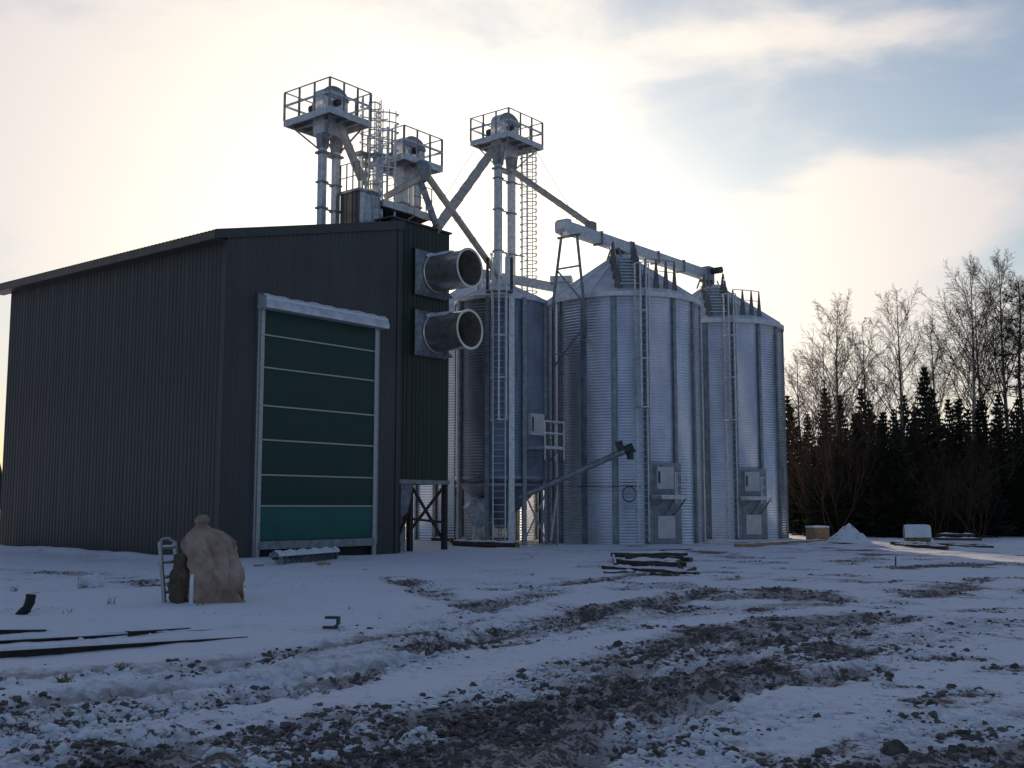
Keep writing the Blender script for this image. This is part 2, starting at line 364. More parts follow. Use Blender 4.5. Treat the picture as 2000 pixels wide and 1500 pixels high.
def make_ground():
    dense = np.linspace(-R(33), R(33), 760); coarse = np.linspace(R(33), 2*math.pi-R(33), 90)[1:-1]
    az = np.concatenate([dense, coarse]); na = len(az)
    r = np.concatenate([[.25, 1, 2, 3, 3.8, 4.5], np.exp(np.linspace(math.log(5.), math.log(62.), 860)), np.exp(np.linspace(math.log(63.5), math.log(1900.), 44))]); nr = len(r)
    RR, AA = np.meshgrid(r, az, indexing='ij')
    x = RR*np.sin(AA); y = RR*np.cos(AA)
    h, show, dirt = terrain(x.ravel(), y.ravel())
    co = np.stack([x.ravel(), y.ravel(), h], 1)
    i = np.arange(nr-1)[:, None]*na; j = np.arange(na)[None, :]; j2 = (j+1) % na
    quads = np.stack([i+j, i+na+j, i+na+j2, i+j2], -1).reshape(-1, 4)
    quads = quads[:, ::-1]
    me = D.meshes.new('ground'); me.vertices.add(len(co)); me.vertices.foreach_set('co', co.astype(np.float32).ravel())
    nf = len(quads); me.loops.add(nf*4); me.loops.foreach_set('vertex_index', quads.astype(np.int32).ravel())
    me.polygons.add(nf); me.polygons.foreach_set('loop_start', np.arange(nf, dtype=np.int32)*4)
    me.polygons.foreach_set('use_smooth', np.ones(nf, bool)); me.update(calc_edges=True)
    at_ = me.attributes.new('mud', 'FLOAT', 'POINT'); at_.data.foreach_set('value', show.astype(np.float32))
    at2 = me.attributes.new('dirt', 'FLOAT', 'POINT'); at2.data.foreach_set('value', dirt.astype(np.float32))
    # material
    m = D.materials.new('snow_over_frozen_mud'); m.use_nodes = True; nt = m.node_tree; N = nt.nodes; L = nt.links; b = N['Principled BSDF']
    a = N.new('ShaderNodeAttribute'); a.attribute_name = 'mud'
    tc = N.new('ShaderNodeTexCoord')
    n1 = N.new('ShaderNodeTexNoise'); n1.inputs['Scale'].default_value = 34; n1.inputs['Detail'].default_value = 8; n1.inputs['Roughness'].default_value = .65; L.new(tc.outputs['Object'], n1.inputs['Vector'])
    ad = N.new('ShaderNodeMath'); ad.operation = 'MULTIPLY_ADD'; L.new(n1.outputs['Fac'], ad.inputs[0]); ad.inputs[1].default_value = 2.4; L.new(a.outputs['Fac'], ad.inputs[2])
    mr = N.new('ShaderNodeMapRange'); mr.interpolation_type = 'SMOOTHSTEP'; mr.inputs[1].default_value = 1.06; mr.inputs[2].default_value = 1.46; L.new(ad.outputs[0], mr.inputs[0])
    n2 = N.new('ShaderNodeTexNoise'); n2.inputs['Scale'].default_value = 5; n2.inputs['Detail'].default_value = 6; L.new(tc.outputs['Object'], n2.inputs['Vector'])
    mudc = N.new('ShaderNodeMixRGB'); L.new(n2.outputs['Fac'], mudc.inputs[0]); mudc.inputs[1].default_value = (.055, .045, .040, 1); mudc.inputs[2].default_value = (.20, .165, .15, 1)
    sn = N.new('ShaderNodeMixRGB'); n3 = N.new('ShaderNodeTexNoise'); n3.inputs['Scale'].default_value = .35; n3.inputs['Detail'].default_value = 5; L.new(tc.outputs['Object'], n3.inputs['Vector'])
    L.new(n3.outputs['Fac'], sn.inputs[0]); sn.inputs[1].default_value = (.74, .73, .78, 1); sn.inputs[2].default_value = (.88, .87, .92, 1)
    # trodden, dirty snow along the tracks
    a2 = N.new('ShaderNodeAttribute'); a2.attribute_name = 'dirt'
    n5 = N.new('ShaderNodeTexNoise'); n5.inputs['Scale'].default_value = 7; n5.inputs['Detail'].default_value = 8; n5.inputs['Roughness'].default_value = .7; L.new(tc.outputs['Object'], n5.inputs['Vector'])
    da = N.new('ShaderNodeMath'); da.operation = 'MULTIPLY_ADD'; L.new(n5.outputs['Fac'], da.inputs[0]); da.inputs[1].default_value = 1.9; L.new(a2.outputs['Fac'], da.inputs[2])
    dr = N.new('ShaderNodeMapRange'); dr.interpolation_type = 'SMOOTHSTEP'; dr.inputs[1].default_value = 1.05; dr.inputs[2].default_value = 1.85; dr.inputs[4].default_value = .9; L.new(da.outputs[0], dr.inputs[0])
    dirty = N.new('ShaderNodeMixRGB'); L.new(dr.outputs[0], dirty.inputs[0]); L.new(sn.outputs[0], dirty.inputs[1]); dirty.inputs[2].default_value = (.36, .30, .275, 1)
    mx = N.new('ShaderNodeMixRGB'); L.new(mr.outputs[0], mx.inputs[0]); L.new(dirty.outputs[0], mx.inputs[1]); L.new(mudc.outputs[0], mx.inputs[2]); L.new(mx.outputs[0], b.inputs['Base Color'])
    b.inputs['Roughness'].default_value = .85; b.inputs['Specular IOR Level'].default_value = .25
    n4 = N.new('ShaderNodeTexNoise'); n4.inputs['Scale'].default_value = 26; n4.inputs['Detail'].default_value = 7; n4.inputs['Roughness'].default_value = .6; L.new(tc.outputs['Object'], n4.inputs['Vector'])
    bs = N.new('ShaderNodeMapRange'); bs.inputs[3].default_value = .22; bs.inputs[4].default_value = 1.0; L.new(mr.outputs[0], bs.inputs[0])
    bp = N.new('ShaderNodeBump'); bp.inputs['Distance'].default_value = .035; L.new(bs.outputs[0], bp.inputs['Strength']); L.new(n4.outputs['Fac'], bp.inputs['Height']); L.new(bp.outputs[0], b.inputs['Normal'])
    me.materials.append(m)
    o = D.objects.new('ground', me); col.objects.link(o); o['kind'] = 'structure'
make_ground()

# crumbs of frozen mud and of snow thrown up along the tracks
def crumbs(name, m, n, seed, lo, hi, snow):
    rs = np.random.RandomState(seed); t = (1+5**.5)/2
    ico = np.array([(-1,t,0),(1,t,0),(-1,-t,0),(1,-t,0),(0,-1,t),(0,1,t),(0,-1,-t),(0,1,-t),(t,0,-1),(t,0,1),(-t,0,-1),(-t,0,1)])/1.9
    fc = np.array([(0,11,5),(0,5,1),(0,1,7),(0,7,10),(0,10,11),(1,5,9),(5,11,4),(11,10,2),(10,7,6),(7,1,8),(3,9,4),(3,4,2),(3,2,6),(3,6,8),(3,8,9),(4,9,5),(2,4,11),(6,2,10),(8,6,7),(9,8,1)])
    k = n*14; az = rs.uniform(-R(29), R(29), k); r = np.exp(rs.uniform(math.log(6.), math.log(38.), k)); x = r*np.sin(az); y = r*np.cos(az)
    h, show, mud = terrain(x, y)
    p = sstep(.12, .75, mud) if not snow else sstep(.1, .4, mud)*sstep(.95, .4, mud)
    p = p*sstep(.40, .62, fbm(x*1.6, y*1.6, 3, seed+5))
    keep = np.nonzero(rs.rand(k) < p)[0][:n]; x, y, h = x[keep], y[keep], h[keep]; n = len(keep)
    sz = lo*(hi/lo)**(rs.rand(n)**2.2)
    v = ico[None]*(1+rs.uniform(-.38, .38, (n, 12, 1))); v = v*np.stack([rs.uniform(.8, 1.7, n), rs.uniform(.7, 1.3, n), rs.uniform(.45, .95, n)], 1)[:, None, :]
    a = rs.uniform(0, 6.28, n); ca, sa = np.cos(a)[:, None], np.sin(a)[:, None]
    vx = v[..., 0]*ca-v[..., 1]*sa; vy = v[..., 0]*sa+v[..., 1]*ca
    co = np.stack([vx*sz[:, None]+x[:, None], vy*sz[:, None]+y[:, None], v[..., 2]*sz[:, None]+(h+sz*.10)[:, None]], -1).reshape(-1, 3)
    tri = (fc[None]+(np.arange(n)*12)[:, None, None]).reshape(-1, 3); me = D.meshes.new(name)
    me.vertices.add(len(co)); me.vertices.foreach_set('co', co.astype(np.float32).ravel()); nf = len(tri)
    me.loops.add(nf*3); me.loops.foreach_set('vertex_index', tri.astype(np.int32).ravel()); me.polygons.add(nf); me.polygons.foreach_set('loop_start', np.arange(nf, dtype=np.int32)*3)
    me.polygons.foreach_set('use_smooth', np.full(nf, snow)); me.update(calc_edges=True); me.materials.append(M[m])
    o = D.objects.new(name, me); col.objects.link(o); o['kind'] = 'stuff'; o['label'] = 'small snow crumbs strewn along the wheel tracks' if snow else 'small crumbs of frozen mud strewn along the wheel tracks'
crumbs('mud_crumbs', 'mudclod', 15000, 21, .008, .040, False); crumbs('snow_crumbs', 'snow', 7000, 22, .010, .045, True)

# ------------------------------------------------------------------ the hall
HW, HL = 7.78, 13.55                      # door wall length (u), long wall length (v)
def roof_z(u): return 10.30+.238*u
def sheet(mb, p, d, n, width, zb, zt, rib=.2, dep=.028, off=0.):
    """trapezoid profile sheet starting at p (2D) along unit d with outward normal n; zt(t) gives the top"""
    ts = []; t = 0.
    k = 0
    while t < width-1e-6:
        for a, e in ((0, 0), (.115, 0), (.135, 1), (.18, 1)):
            if t+a < width-1e-6: ts.append((t+a, e))
        t += rib
    ts.append((width, 0))
    vs = []
    for a, e in ts:
        x = p[0]+d[0]*a+n[0]*(dep*e+off); y = p[1]+d[1]*a+n[1]*(dep*e+off)
        vs += [(x, y, zb), (x, y, zt(a))]
    m = len(ts)
    mb.add(vs, [(2*i, 2*i+2, 2*i+3, 2*i+1) for i in range(m-1)])
    return mb
hall = thing('grain_dryer_hall', 'tall dark hall clad in ribbed sheet with green roller door', 'building', (0,0,0))
c = .05
part('wall', MB().hexa([(c,c,-.3),(HW-c,c,-.3),(HW-c,HL-c,-.3),(c,HL-c,-.3),(c,c,roof_z(0)-.3),(HW-c,c,roof_z(HW)-.26),(HW-c,HL-c,roof_z(HW)-.26),(c,HL-c,roof_z(0)-.3)]), 'inside', hall)  # solid core, face painted near-black as shade in the gap under the door
n = 13
me_long = sheet(MB(), (0,0), (0,1), (-1,0), HL/n-.004, -.25, lambda t: 9.95).mesh('cladding_sheet', M['clad'])
for i in range(n): piece('cladding_sheet', me_long, hall, (0, i*HL/n, 0))
me_back = sheet(MB(), (0,0), (1,0), (0,1), HW, -.25, lambda t: roof_z(t)-.15).mesh('back_wall_sheet', M['clad']); piece('back_wall_sheet', me_back, hall, (0, HL, 0))
DU0, DU1, DZ = 1.33, 6.52, 8.02
for a, b, zb in ((0, .68, -.25), (.68, DU0, -.25), (DU0, 2.33, DZ), (2.33, 3.37, DZ), (3.37, 4.41, DZ), (4.41, 5.45, DZ), (5.45, DU1, DZ), (DU1, 7.15, -.25), (7.15, HW, -.25)):
    part('cladding_sheet', sheet(MB(), (a,0), (1,0), (0,-1), b-a-.003, zb, lambda t, a=a: roof_z(a+t)-.12, dep=.022), 'clad', hall)
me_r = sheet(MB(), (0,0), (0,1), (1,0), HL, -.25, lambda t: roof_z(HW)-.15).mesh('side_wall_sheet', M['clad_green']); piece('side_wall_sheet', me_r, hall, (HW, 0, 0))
mb = MB(); mb.box(-.035, .16, -.036, -.02, -.25, 9.97).box(-.042, -.024, -.036, .14, -.25, 9.97)
part('corner_trim', mb, 'trim', hall)
mb = MB(); mb.box(HW-.16, HW+.035, -.036, -.02, -.25, roof_z(HW)-.1).box(HW+.02, HW+.045, -.036, .5, -.25, roof_z(HW)-.1)
part('corner_trim', mb, 'trim', hall)
# roof: ribbed sheet, fascia, soffit, verge boards
mb = MB(); V0, V1, U0, U1 = -.07, HL+.75, -.52, HW+.12
nrib = 70
vs = []; 
for i in range(nrib*4+1):
    e = (0, 0, 1, 1)[i % 4]; v = V0+(V1-V0)*i/(nrib*4)
    for u in (U0, U1): vs.append((u, v, roof_z(u)+.03*e))
mb.add(vs, [(2*i, 2*i+1, 2*i+3, 2*i+2) for i in range(nrib*4)])
roof = part('roof', mb, 'roofm', hall)
zf = roof_z(U0)
part('fascia', MB().box(U0-.02, U0+.02, V0, V1, zf-.27, zf-.012), 'roofm', roof)
part('soffit', MB().box(U0+.024, .06, V0+.03, V1-.02, zf-.262, zf-.235), 'trim', roof)
for v in (V0, V1):
    mb = MB(); mb.hexa([(U0,v-.03,zf-.268),(U1,v-.03,roof_z(U1)-.29),(U1,v+.026,roof_z(U1)-.29),(U0,v+.026,zf-.268),(U0,v-.03,zf+.034),(U1,v-.03,roof_z(U1)+.034),(U1,v+.026,roof_z(U1)+.034),(U0,v+.026,zf+.034)])
    part('verge_board', mb, 'trim', roof)
# roller door
lines = [onv(508, y, -.1)[1] for y in (652, 716, 791, 858, 927, 988)]
zb0, zb1 = .26, .52
mb = MB()
for u in (DU0-.02, DU1-.12):
    mb.box(u, u+.14, -.16, -.03, -.1, DZ)
mb = MB().box(DU0+.05, DU1-.05, -.045, -.034, zb0, DZ)
door = part('roller_door', mb, 'inside', hall)
for u in (DU0-.02, DU1-.12): part('guide_rail', MB().bbox(u, u+.14, -.16, -.047, -.1, DZ-.09, .01), 'alu', door)
for u in (DU0-.10, DU1+.025): part('side_trim', MB().box(u, u+.075, -.10, -.03, -.1, DZ+.1), 'alu', door)
zs = [DZ]+lines+[zb1]
for i in range(7):
    z1, z0 = zs[i]-.02, zs[i+1]+.02
    mb = MB(); nx, nz_ = 14, 8; vs = []
    for k in range(nz_+1):
        for j in range(nx+1):
            fx = j/nx; fz = k/nz_; bul = .028*math.sin(math.pi*fz)*math.sin(math.pi*min(1, fx*8))*0+.022*math.sin(math.pi*fz)+.012*math.sin(fx*9+i*2.1)*math.sin(math.pi*fz)
            vs.append((DU0+.11+(DU1-DU0-.22)*fx, -.085-bul, z0+(z1-z0)*fz))
    mb.add(vs, [(k*(nx+1)+j, k*(nx+1)+j+1, (k+1)*(nx+1)+j+1, (k+1)*(nx+1)+j) for k in range(nz_) for j in range(nx)])
    part('door_panel', mb, 'door_low' if i == 6 else 'door', door, True, 'brighter green bottom panel of the roller door' if i == 6 else None)
for z in lines: part('stiffener_bar', MB().bbox(DU0+.10, DU1-.10, -.125, -.07, z-.027, z+.027, .012), 'alu', door)
part('bottom_bar', MB().bbox(DU0+.02, DU1-.02, -.17, -.05, zb0, zb1, .02), 'galv_dark', door)
mb = MB(); poly = [(-.05,0),(-.50,0),(-.52,.10),(-.45,.30),(-.30,.42),(-.05,.46)]
mb.extrude(poly, (DU0-.12,0,DZ-.08), (0,1,0), (0,0,1), (1,0,0), DU1-DU0+.34)
hood = part('door_hood', mb, 'hood', door)
mb = MB()
ns = 30; vs = []
for i in range(ns+1):
    u = DU0-.10+(DU1-DU0+.30)*i/ns; w = .02+.02*math.sin(i*1.7)+.012*math.sin(i*.6)
    vs += [(u,-.47,DZ+.20),(u,-.46,DZ+.26+w*.4),(u,-.30,DZ+.365+w),(u,-.055,DZ+.41+w),(u,-.055,DZ+.37)]
mb.add(vs, [(i*5+k,i*5+k+1,i*5+k+6,i*5+k+5) for i in range(ns) for k in range(4)])
part('snow_cap', mb, 'snow', hood, True)
# bracket boxes along the left guide
mb = MB(); mb.box(DU1+.12, DU1+.17, -.09, -.03, .3, DZ); part('cable_duct', mb, 'galv_dark', hall)

# ------------------------------------------------------------------ dryer tower on legs beside the hall
TU0, TU1, TV0, TV1, TZ0, TZ1 = HW+.05, 11.12, .55, 5.6, 2.62, 12.42
tower = thing('dryer_tower', 'dark green ribbed tower block raised on steel legs beside the hall', 'tower', (TU0, TV0, 0))
part('core', MB().box(TU0+.05, TU1-.05, TV0+.05, TV1-.05, TZ0+.02, TZ1-.05), 'inside', tower)
ntw = 3; w = (TU1-TU0)/ntw
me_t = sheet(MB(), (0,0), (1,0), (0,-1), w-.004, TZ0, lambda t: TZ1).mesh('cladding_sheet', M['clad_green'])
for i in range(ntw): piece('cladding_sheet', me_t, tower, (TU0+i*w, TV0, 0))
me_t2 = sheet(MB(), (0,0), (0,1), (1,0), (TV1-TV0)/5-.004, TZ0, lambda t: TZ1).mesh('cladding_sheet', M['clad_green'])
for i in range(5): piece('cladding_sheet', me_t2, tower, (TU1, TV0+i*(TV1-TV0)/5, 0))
part('roof', MB().box(TU0-.05, TU1+.07, TV0-.09, TV1+.05, TZ1, TZ1+.07), 'trim', tower)
part('base_frame', MB().box(TU0, TU1+.05, TV0-.04, TV0+.10, TZ0-.16, TZ0-.004).box(TU0, TU1+.05, TV1-.1, TV1, TZ0-.16, TZ0-.004).box(TU1-.1, TU1+.045, TV0+.104, TV1-.104, TZ0-.16, TZ0-.004), 'galv_dark', tower)
for u, v in ((TU0+.6, TV0+.1), (TU0+1.7, TV0+.5), (TU1-.08, TV0+.1), (TU0+.6, TV1-.3), (TU1-.1, TV1-.3), (TU0+1.7, TV1-.5)):
    part('leg', MB().box(u-.09, u+.09, v-.09, v+.09, -.3, TZ0-.004), 'rust', tower)
for a, b in (((TU0+1.7, TV0+.45, 2.4), (TU1-.1, TV0+.2, .4)), ((TU1-.1, TV0+.1, 2.4), (TU0+1.7, TV0+.5, .7)), ((TU0+.6, TV0+.1, .4), (TU0+1.7, TV0+.5, 1.6)), ((TU0+.6, TV1-.3, .2), (TU1-.1, TV1-.3, 2.3)), ((TU0+1.7, TV0+.5, 1.15), (TU1-.08, TV0+.1, 1.0))):
    part('brace', MB().beam(a, b, .09, .09), 'rust', tower)
mb = MB(); mb.hexa([(TU0+1.0,TV0+.5,.9),(TU0+1.45,TV0+.5,.9),(TU0+1.45,TV0+1.4,.9),(TU0+1.0,TV0+1.4,.9),(TU0+.25,TV0+.15,TZ0-.17),(TU0+1.5,TV0+.15,TZ0-.17),(TU0+1.5,TV0+3,TZ0-.17),(TU0+.25,TV0+3,TZ0-.17)])
part('discharge_hopper', mb, 'galv_dark', tower)
part('discharge_pipe', MB().bbox(TU0+.95, TU0+1.5, TV0+.5, TV0+1.4, -.2, .9, .03), 'galv_dark', tower)
# two big exhaust ducts
def duct(cy, label):
    vl = -2.1
    u, z = onv(918, cy, TV0+vl)
    print('duct', u, z)
    d = thing('exhaust_duct', label, 'duct', (u, TV0, z), 'exhaust ducts on the green tower')
    r = .72
    part('wall_flange', MB().box(u-.92, u+.92, TV0-.10, TV0-.03, z-.92, z+.92), 'clad_green', d)
    # square to round collar
    mb = MB(); n = 48; vs = []
    for k, vv in ((0, TV0-.10), (1, TV0-.32)):
        for i in range(n):
            t = 2*math.pi*i/n; ct, st = math.cos(t), math.sin(t)
            q = .88/max(abs(ct), abs(st)); rr = q*(1-k)+r*1.0*k
            vs.append((u+rr*ct, vv, z+rr*st))
    mb.add(vs, [(i, (i+1)%n, (i+1)%n+n, i+n) for i in range(n)]); part('collar', mb, 'galv_dark', d, True)
    mb = MB(); vs = []
    prof = [(r, TV0-.32), (r+.03, TV0-.35), (r+.03, TV0-.41), (r, TV0-.44)]+[(r+.004*math.sin(k*2.2), TV0-.44+(vl+.44+.05)*k/10) for k in range(1, 11)]+[(r+.045, TV0+vl+.04), (r+.05, TV0+vl), (r-.045, TV0+vl), (r-.05, TV0+vl+.06), (r-.05, TV0-.5)]
    m = len(prof)
    for i in range(n):
        t = 2*math.pi*i/n
        for rr, vv in prof: vs.append((u+rr*math.cos(t), vv, z+rr*math.sin(t)))
    mb.add(vs, [(i*m+k, ((i+1)%n)*m+k, ((i+1)%n)*m+k+1, i*m+k+1) for i in range(n) for k in range(m-1)])
    part('pipe', mb, 'duct', d, True)
    mb = MB(); vs = []; nn = 16; ll = 14
    for j in range(ll+1):
        vv = TV0-.3+(vl+1.1)*j/ll
        for i in range(nn+1):
            t = R(52)+R(76)*i/nn; e = .05*math.sin(math.pi*i/nn)*(1+.5*math.sin(j*1.9+i*.3))*(1 if j < ll else .1)
            rr = r+.012+e if j > 0 else r+.1
            vs.append((u+rr*math.cos(t), vv, z+rr*math.sin(t)))
    mb.add(vs, [(j*(nn+1)+i, j*(nn+1)+i+1, (j+1)*(nn+1)+i+1, (j+1)*(nn+1)+i) for j in range(ll) for i in range(nn)])
    part('snow_cap', mb, 'snow', d, True)
    for s in (-1, 1): part('gusset', MB().extrude([(0,0),(.55,0),(0,.5)], (u+s*.70, TV0-.1, z-.88), (0,-1,0), (0,0,1), (1,0,0), .03), 'galv', d)
    mb = MB().add([(u-r*.98*math.cos(2*math.pi*i/32), TV0-.13, z+r*.98*math.sin(2*math.pi*i/32)) for i in range(32)], [tuple(range(32))]); part('painted_duct_shade', mb, 'inside', d)  # flat near-black disc painted for the shade deep in the pipe
duct(523, 'wide galvanised exhaust duct, the upper one on the green tower'); duct(643, 'wide galvanised exhaust duct, the lower one on the green tower')

# ------------------------------------------------------------------ platforms, ladders, elevators
def platform(root, u0, u1, v0, v1, z, h=1.15, tk=.2, skip=(), hole=None, nm='platform'):
    """floor with edge channel, posts, top and middle rails; skip: sides without rails"""
    mb = MB()
    mb.box(u0+.05, u1-.05, v0+.05, v1-.05, z-.05, z-.01)
    fl = part(nm+'_floor', mb, 'galv_dark', root)
    for k, (a, b) in enumerate((((u0,v0),(u1,v0)), ((u1,v0),(u1,v1)), ((u1,v1),(u0,v1)), ((u0,v1),(u0,v0)))):
        sh = .03 if k % 2 else 0
        if k % 2: part('edge_channel', MB().box(a[0]-.025, a[0]+.025, min(a[1],b[1])+.027, max(a[1],b[1])-.027, z-tk, z+.04), 'galv', fl)
        else: part('edge_channel', MB().box(min(a[0],b[0])-.025, max(a[0],b[0])+.025, a[1]-.025, a[1]+.025, z-tk, z+.04), 'galv', fl)
    nj = 4
    for j in range(1, nj): 
        u = u0+(u1-u0)*j/nj; part('joist', MB().box(u-.03, u+.03, v0+.03, v1-.03, z-tk+.02, z-.052), 'galv_dark', fl)
    sides = {'f': ((u0,v0),(u1,v0)), 'r': ((u1,v0),(u1,v1)), 'b': ((u1,v1),(u0,v1)), 'l': ((u0,v1),(u0,v0))}
    done = set()
    for k, (a, b) in sides.items():
        if k in skip: continue
        for e in (a, b):
            if e in done: continue
            done.add(e); part('post', MB().box(e[0]-.045, e[0]+.045, e[1]-.012, e[1]+.012, z+.04, z+h).box(e[0]-.012, e[0]+.012, e[1]+.012, e[1]+.07, z+.04, z+h), 'galv_dark', root)
        L_ = math.hypot(a[0]-b[0], a[1]-b[1]); npst = 2 if L_ > 1.9 else 1
        for j in range(1, npst+1):
            q = (a[0]+(b[0]-a[0])*j/(npst+1), a[1]+(b[1]-a[1])*j/(npst+1)); part('post', MB().box(q[0]-.03, q[0]+.03, q[1]-.03, q[1]+.03, z+.04, z+h-.02), 'galv_dark', root)
        part('handrail', MB().beam((*a, z+h), (*b, z+h), .04, .04), 'galv', root)
        part('middle_rail', MB().beam((*a, z+h*.53), (*b, z+h*.53), .03, .09), 'galv', root)
def ladder(name, label, pos, out, z0, z1, width=.42, cage=None, hoop_step=.35, top_ext=1.1, group=None, rung=.28, rad=.36, bars=5, matn='galv', bw=.04):
    """pos (u,v) centre between stringers, out = unit direction in (u,v) in which the cage bulges; cage=(za,zb)"""
    t = thing(name, label, 'ladder', (pos[0], pos[1], z0), group)
    o = Vector((out[0], out[1], 0)); s = Vector((-out[1], out[0], 0)); p = Vector((pos[0], pos[1], 0))
    for sg in (-1, 1):
        a = p+s*(sg*width/2); part('stringer', MB().beam(a+Vector((0,0,z0)), a+Vector((0,0,z1+top_ext)), .045, .085, o), matn, t)
    rm = MB().tube(-s*(width/2), s*(width/2), .016, 6).mesh('rung', M[matn])
    z = z0+.2
    while z < z1+.02: piece('rung', rm, t, p+Vector((0,0,z))); z += rung
    if cage:
        hp = []
        for i in range(13):
            a = math.pi*i/12; hp.append(s*(math.cos(a)*rad)+o*(.05+math.sin(a)*rad*1.55))
        hp = [s*(width/2+.0)]+hp+[-s*(width/2)]
        hm = MB(); 
        for a, b in zip(hp[:-1], hp[1:]): hm.beam(a, b, .02, .05)
        hme = hm.mesh('hoop', M[matn]); z = cage[0]
        while z <= cage[1]+.01: piece('hoop', hme, t, p+Vector((0,0,z))); z += hoop_step
        for i in range(bars):
            a = math.pi*(i+.5)/bars; q = p+s*(math.cos(a)*(rad-.01))+o*(.05+math.sin(a)*(rad*1.55-.015)); part('cage_bar', MB().beam(q+Vector((0,0,cage[0])), q+Vector((0,0,cage[1])), bw, .014, o.lerp(s*math.cos(a), .5)), matn, t)
    return t
def elevator(label, legs, z0, zt, plat, head_w, head_h, lw=.36, collars=(), braces=True, group='bucket elevators', ax='u'):
    """legs: two (u,v) centres, z0 foot, zt platform floor height"""
    (ua, va), (ub, vb) = legs; um, vm = (ua+ub)/2, (va+vb)/2
    e = thing('bucket_elevator', label, 'elevator', (um, vm, z0), group)
    for (u, v) in legs:
        if braces: part('throat', MB().hexa([(u-lw/2-.02, v-lw/2-.02, zt-1.2), (u+lw/2+.02, v-lw/2-.02, zt-1.2), (u+lw/2+.02, v+lw/2+.02, zt-1.2), (u-lw/2-.02, v+lw/2+.02, zt-1.2), (u-lw*.75, v-lw*.8, zt-.3), (u+lw*.75, v-lw*.8, zt-.3), (u+lw*.75, v+lw*.8, zt-.3), (u-lw*.75, v+lw*.8, zt-.3)]), 'galv_dark', e)
        part('leg', MB().bbox(u-lw/2, u+lw/2, v-lw/2, v+lw/2, z0, zt+.15, .03), 'galv', e)
    for z in collars:
        for (u, v) in legs: part('flange', MB().box(u-lw/2-.04, u+lw/2+.04, v-lw/2-.04, v+lw/2+.04, z-.035, z+.035), 'galv_dark', e)
        part('tie_bar', MB().beam((ua, va, z), (ub, vb, z), .06, .05), 'galv_dark', e)
    # head: arched hood
    hw = head_w/2; poly = [(-hw*.9, -.75), (hw*.9, -.75), (hw, 0)]+[(hw*math.cos(a), head_h-hw*.75+hw*.75*math.sin(a)) for a in [math.pi*i/12 for i in range(13)]]+[(-hw, 0)]
    hd = part('head', MB().extrude(poly, (um, vm-.30, zt+.08), (1,0,0), (0,0,1), (0,1,0), .60), 'galv', e)
    part('head_cover', MB().extrude([(x*1.04, y+ .02) for x, y in poly if y > .28], (um, vm-.34, zt+.08), (1,0,0), (0,0,1), (0,1,0), .05), 'galv_dark', hd)
    part('bearing', MB().tube((um, vm-.48, zt+.08+head_h*.45), (um, vm+.42, zt+.08+head_h*.45), .13, 16), 'steel_dark', hd)
    mo = part('motor', MB().tube((um-.1, vm+.36, zt+head_h*.5), (um-.1, vm+.95, zt+head_h*.5), .19, 16).box(um-.18, um+.02, vm+.36, vm+.9, zt, zt+head_h*.4), 'steel_dark', e, True)
    u0, u1, v0, v1 = plat
    platform(e, u0, u1, v0, v1, zt)
    if braces:
        for (u, v) in ((u0+.2, v0+.2), (u1-.2, v0+.2), (u0+.2, v1-.2), (u1-.2, v1-.2)):
            lu = ua if abs(u-ua) < abs(u-ub) else ub
            part('brace', MB().beam((u, v, zt-.2), (lu, vm, zt-1.35), .06, .06), 'galv_dark', e)
        part('brace_ring', MB().box(min(ua,ub)-lw/2-.07, max(ua,ub)+lw/2+.07, vm-lw/2-.07, vm+lw/2+.07, zt-1.42, zt-1.34), 'galv_dark', e)
    return e
# elevator 1, through the hall roof
v1 = 1.5
c1 = onv(645, 147, v1); u_f = c1[0]; zt1 = onv(645, 209, v1)[1]
ul = u_f; vL = onu(557, 175, ul)[0]; uR = onv(725, 186, v1)[0]
la = onv(630, 300, 2.55); lb = onv(657, 300, 2.55)
print('E1', c1, zt1, vL, uR, la, lb)
elevator('galvanised bucket elevator with the highest railed platform, rising through the hall roof', [(la[0], 2.55), (lb[0], 2.55)], roof_z(la[0])-.15, zt1, (ul, uR, v1, vL), 1.25, 1.15, .27, (roof_z(la[0])+1.0, roof_z(la[0])+2.0))
# elevator 2, over the tower
e2f = at(790, 239, 41.6); e2z = at(790, 300, 41.6)[2]
uR2 = onv(864, 274, e2f[1])[0]; vL2 = e2f[1]+2.0
print('E2', e2f, e2z, uR2)
um2 = e2f[0]+1.25
elevator('galvanised bucket elevator with a railed platform standing on the tower roof', [(um2-.36, e2f[1]+.95), (um2+.36, e2f[1]+.95)], TZ1+.05, e2z, (e2f[0], uR2, e2f[1], vL2), 1.25, 1.05, .38, (TZ1+1.2,), False)
# elevator 3, behind the slim hopper silo
Y3 = 50.2
p3a = at(975, 400, Y3); p3b = at(997, 400, Y3)
f3 = at(994, 198, Y3-.9); z3 = at(994, 257, Y3-.9)[2]; uR3 = onv(1060, 232, f3[1])[0]; vL3 = onu(920, 222, f3[0])[0]
print('E3', p3a, p3b, f3, z3, uR3, vL3)
vm3 = (f3[1]+vL3)/2
la3 = onv(973, 400, vm3)[0]; lb3 = onv(999, 400, vm3)[0]
elevator('galvanised bucket elevator with railed platform, rising behind the slim hopper silo', [(la3, vm3), (lb3, vm3)], -.1, z3, (f3[0], uR3, f3[1], vL3), 1.4, 1.3, .31, (11.2, 13.5, 15.5, 17.0))
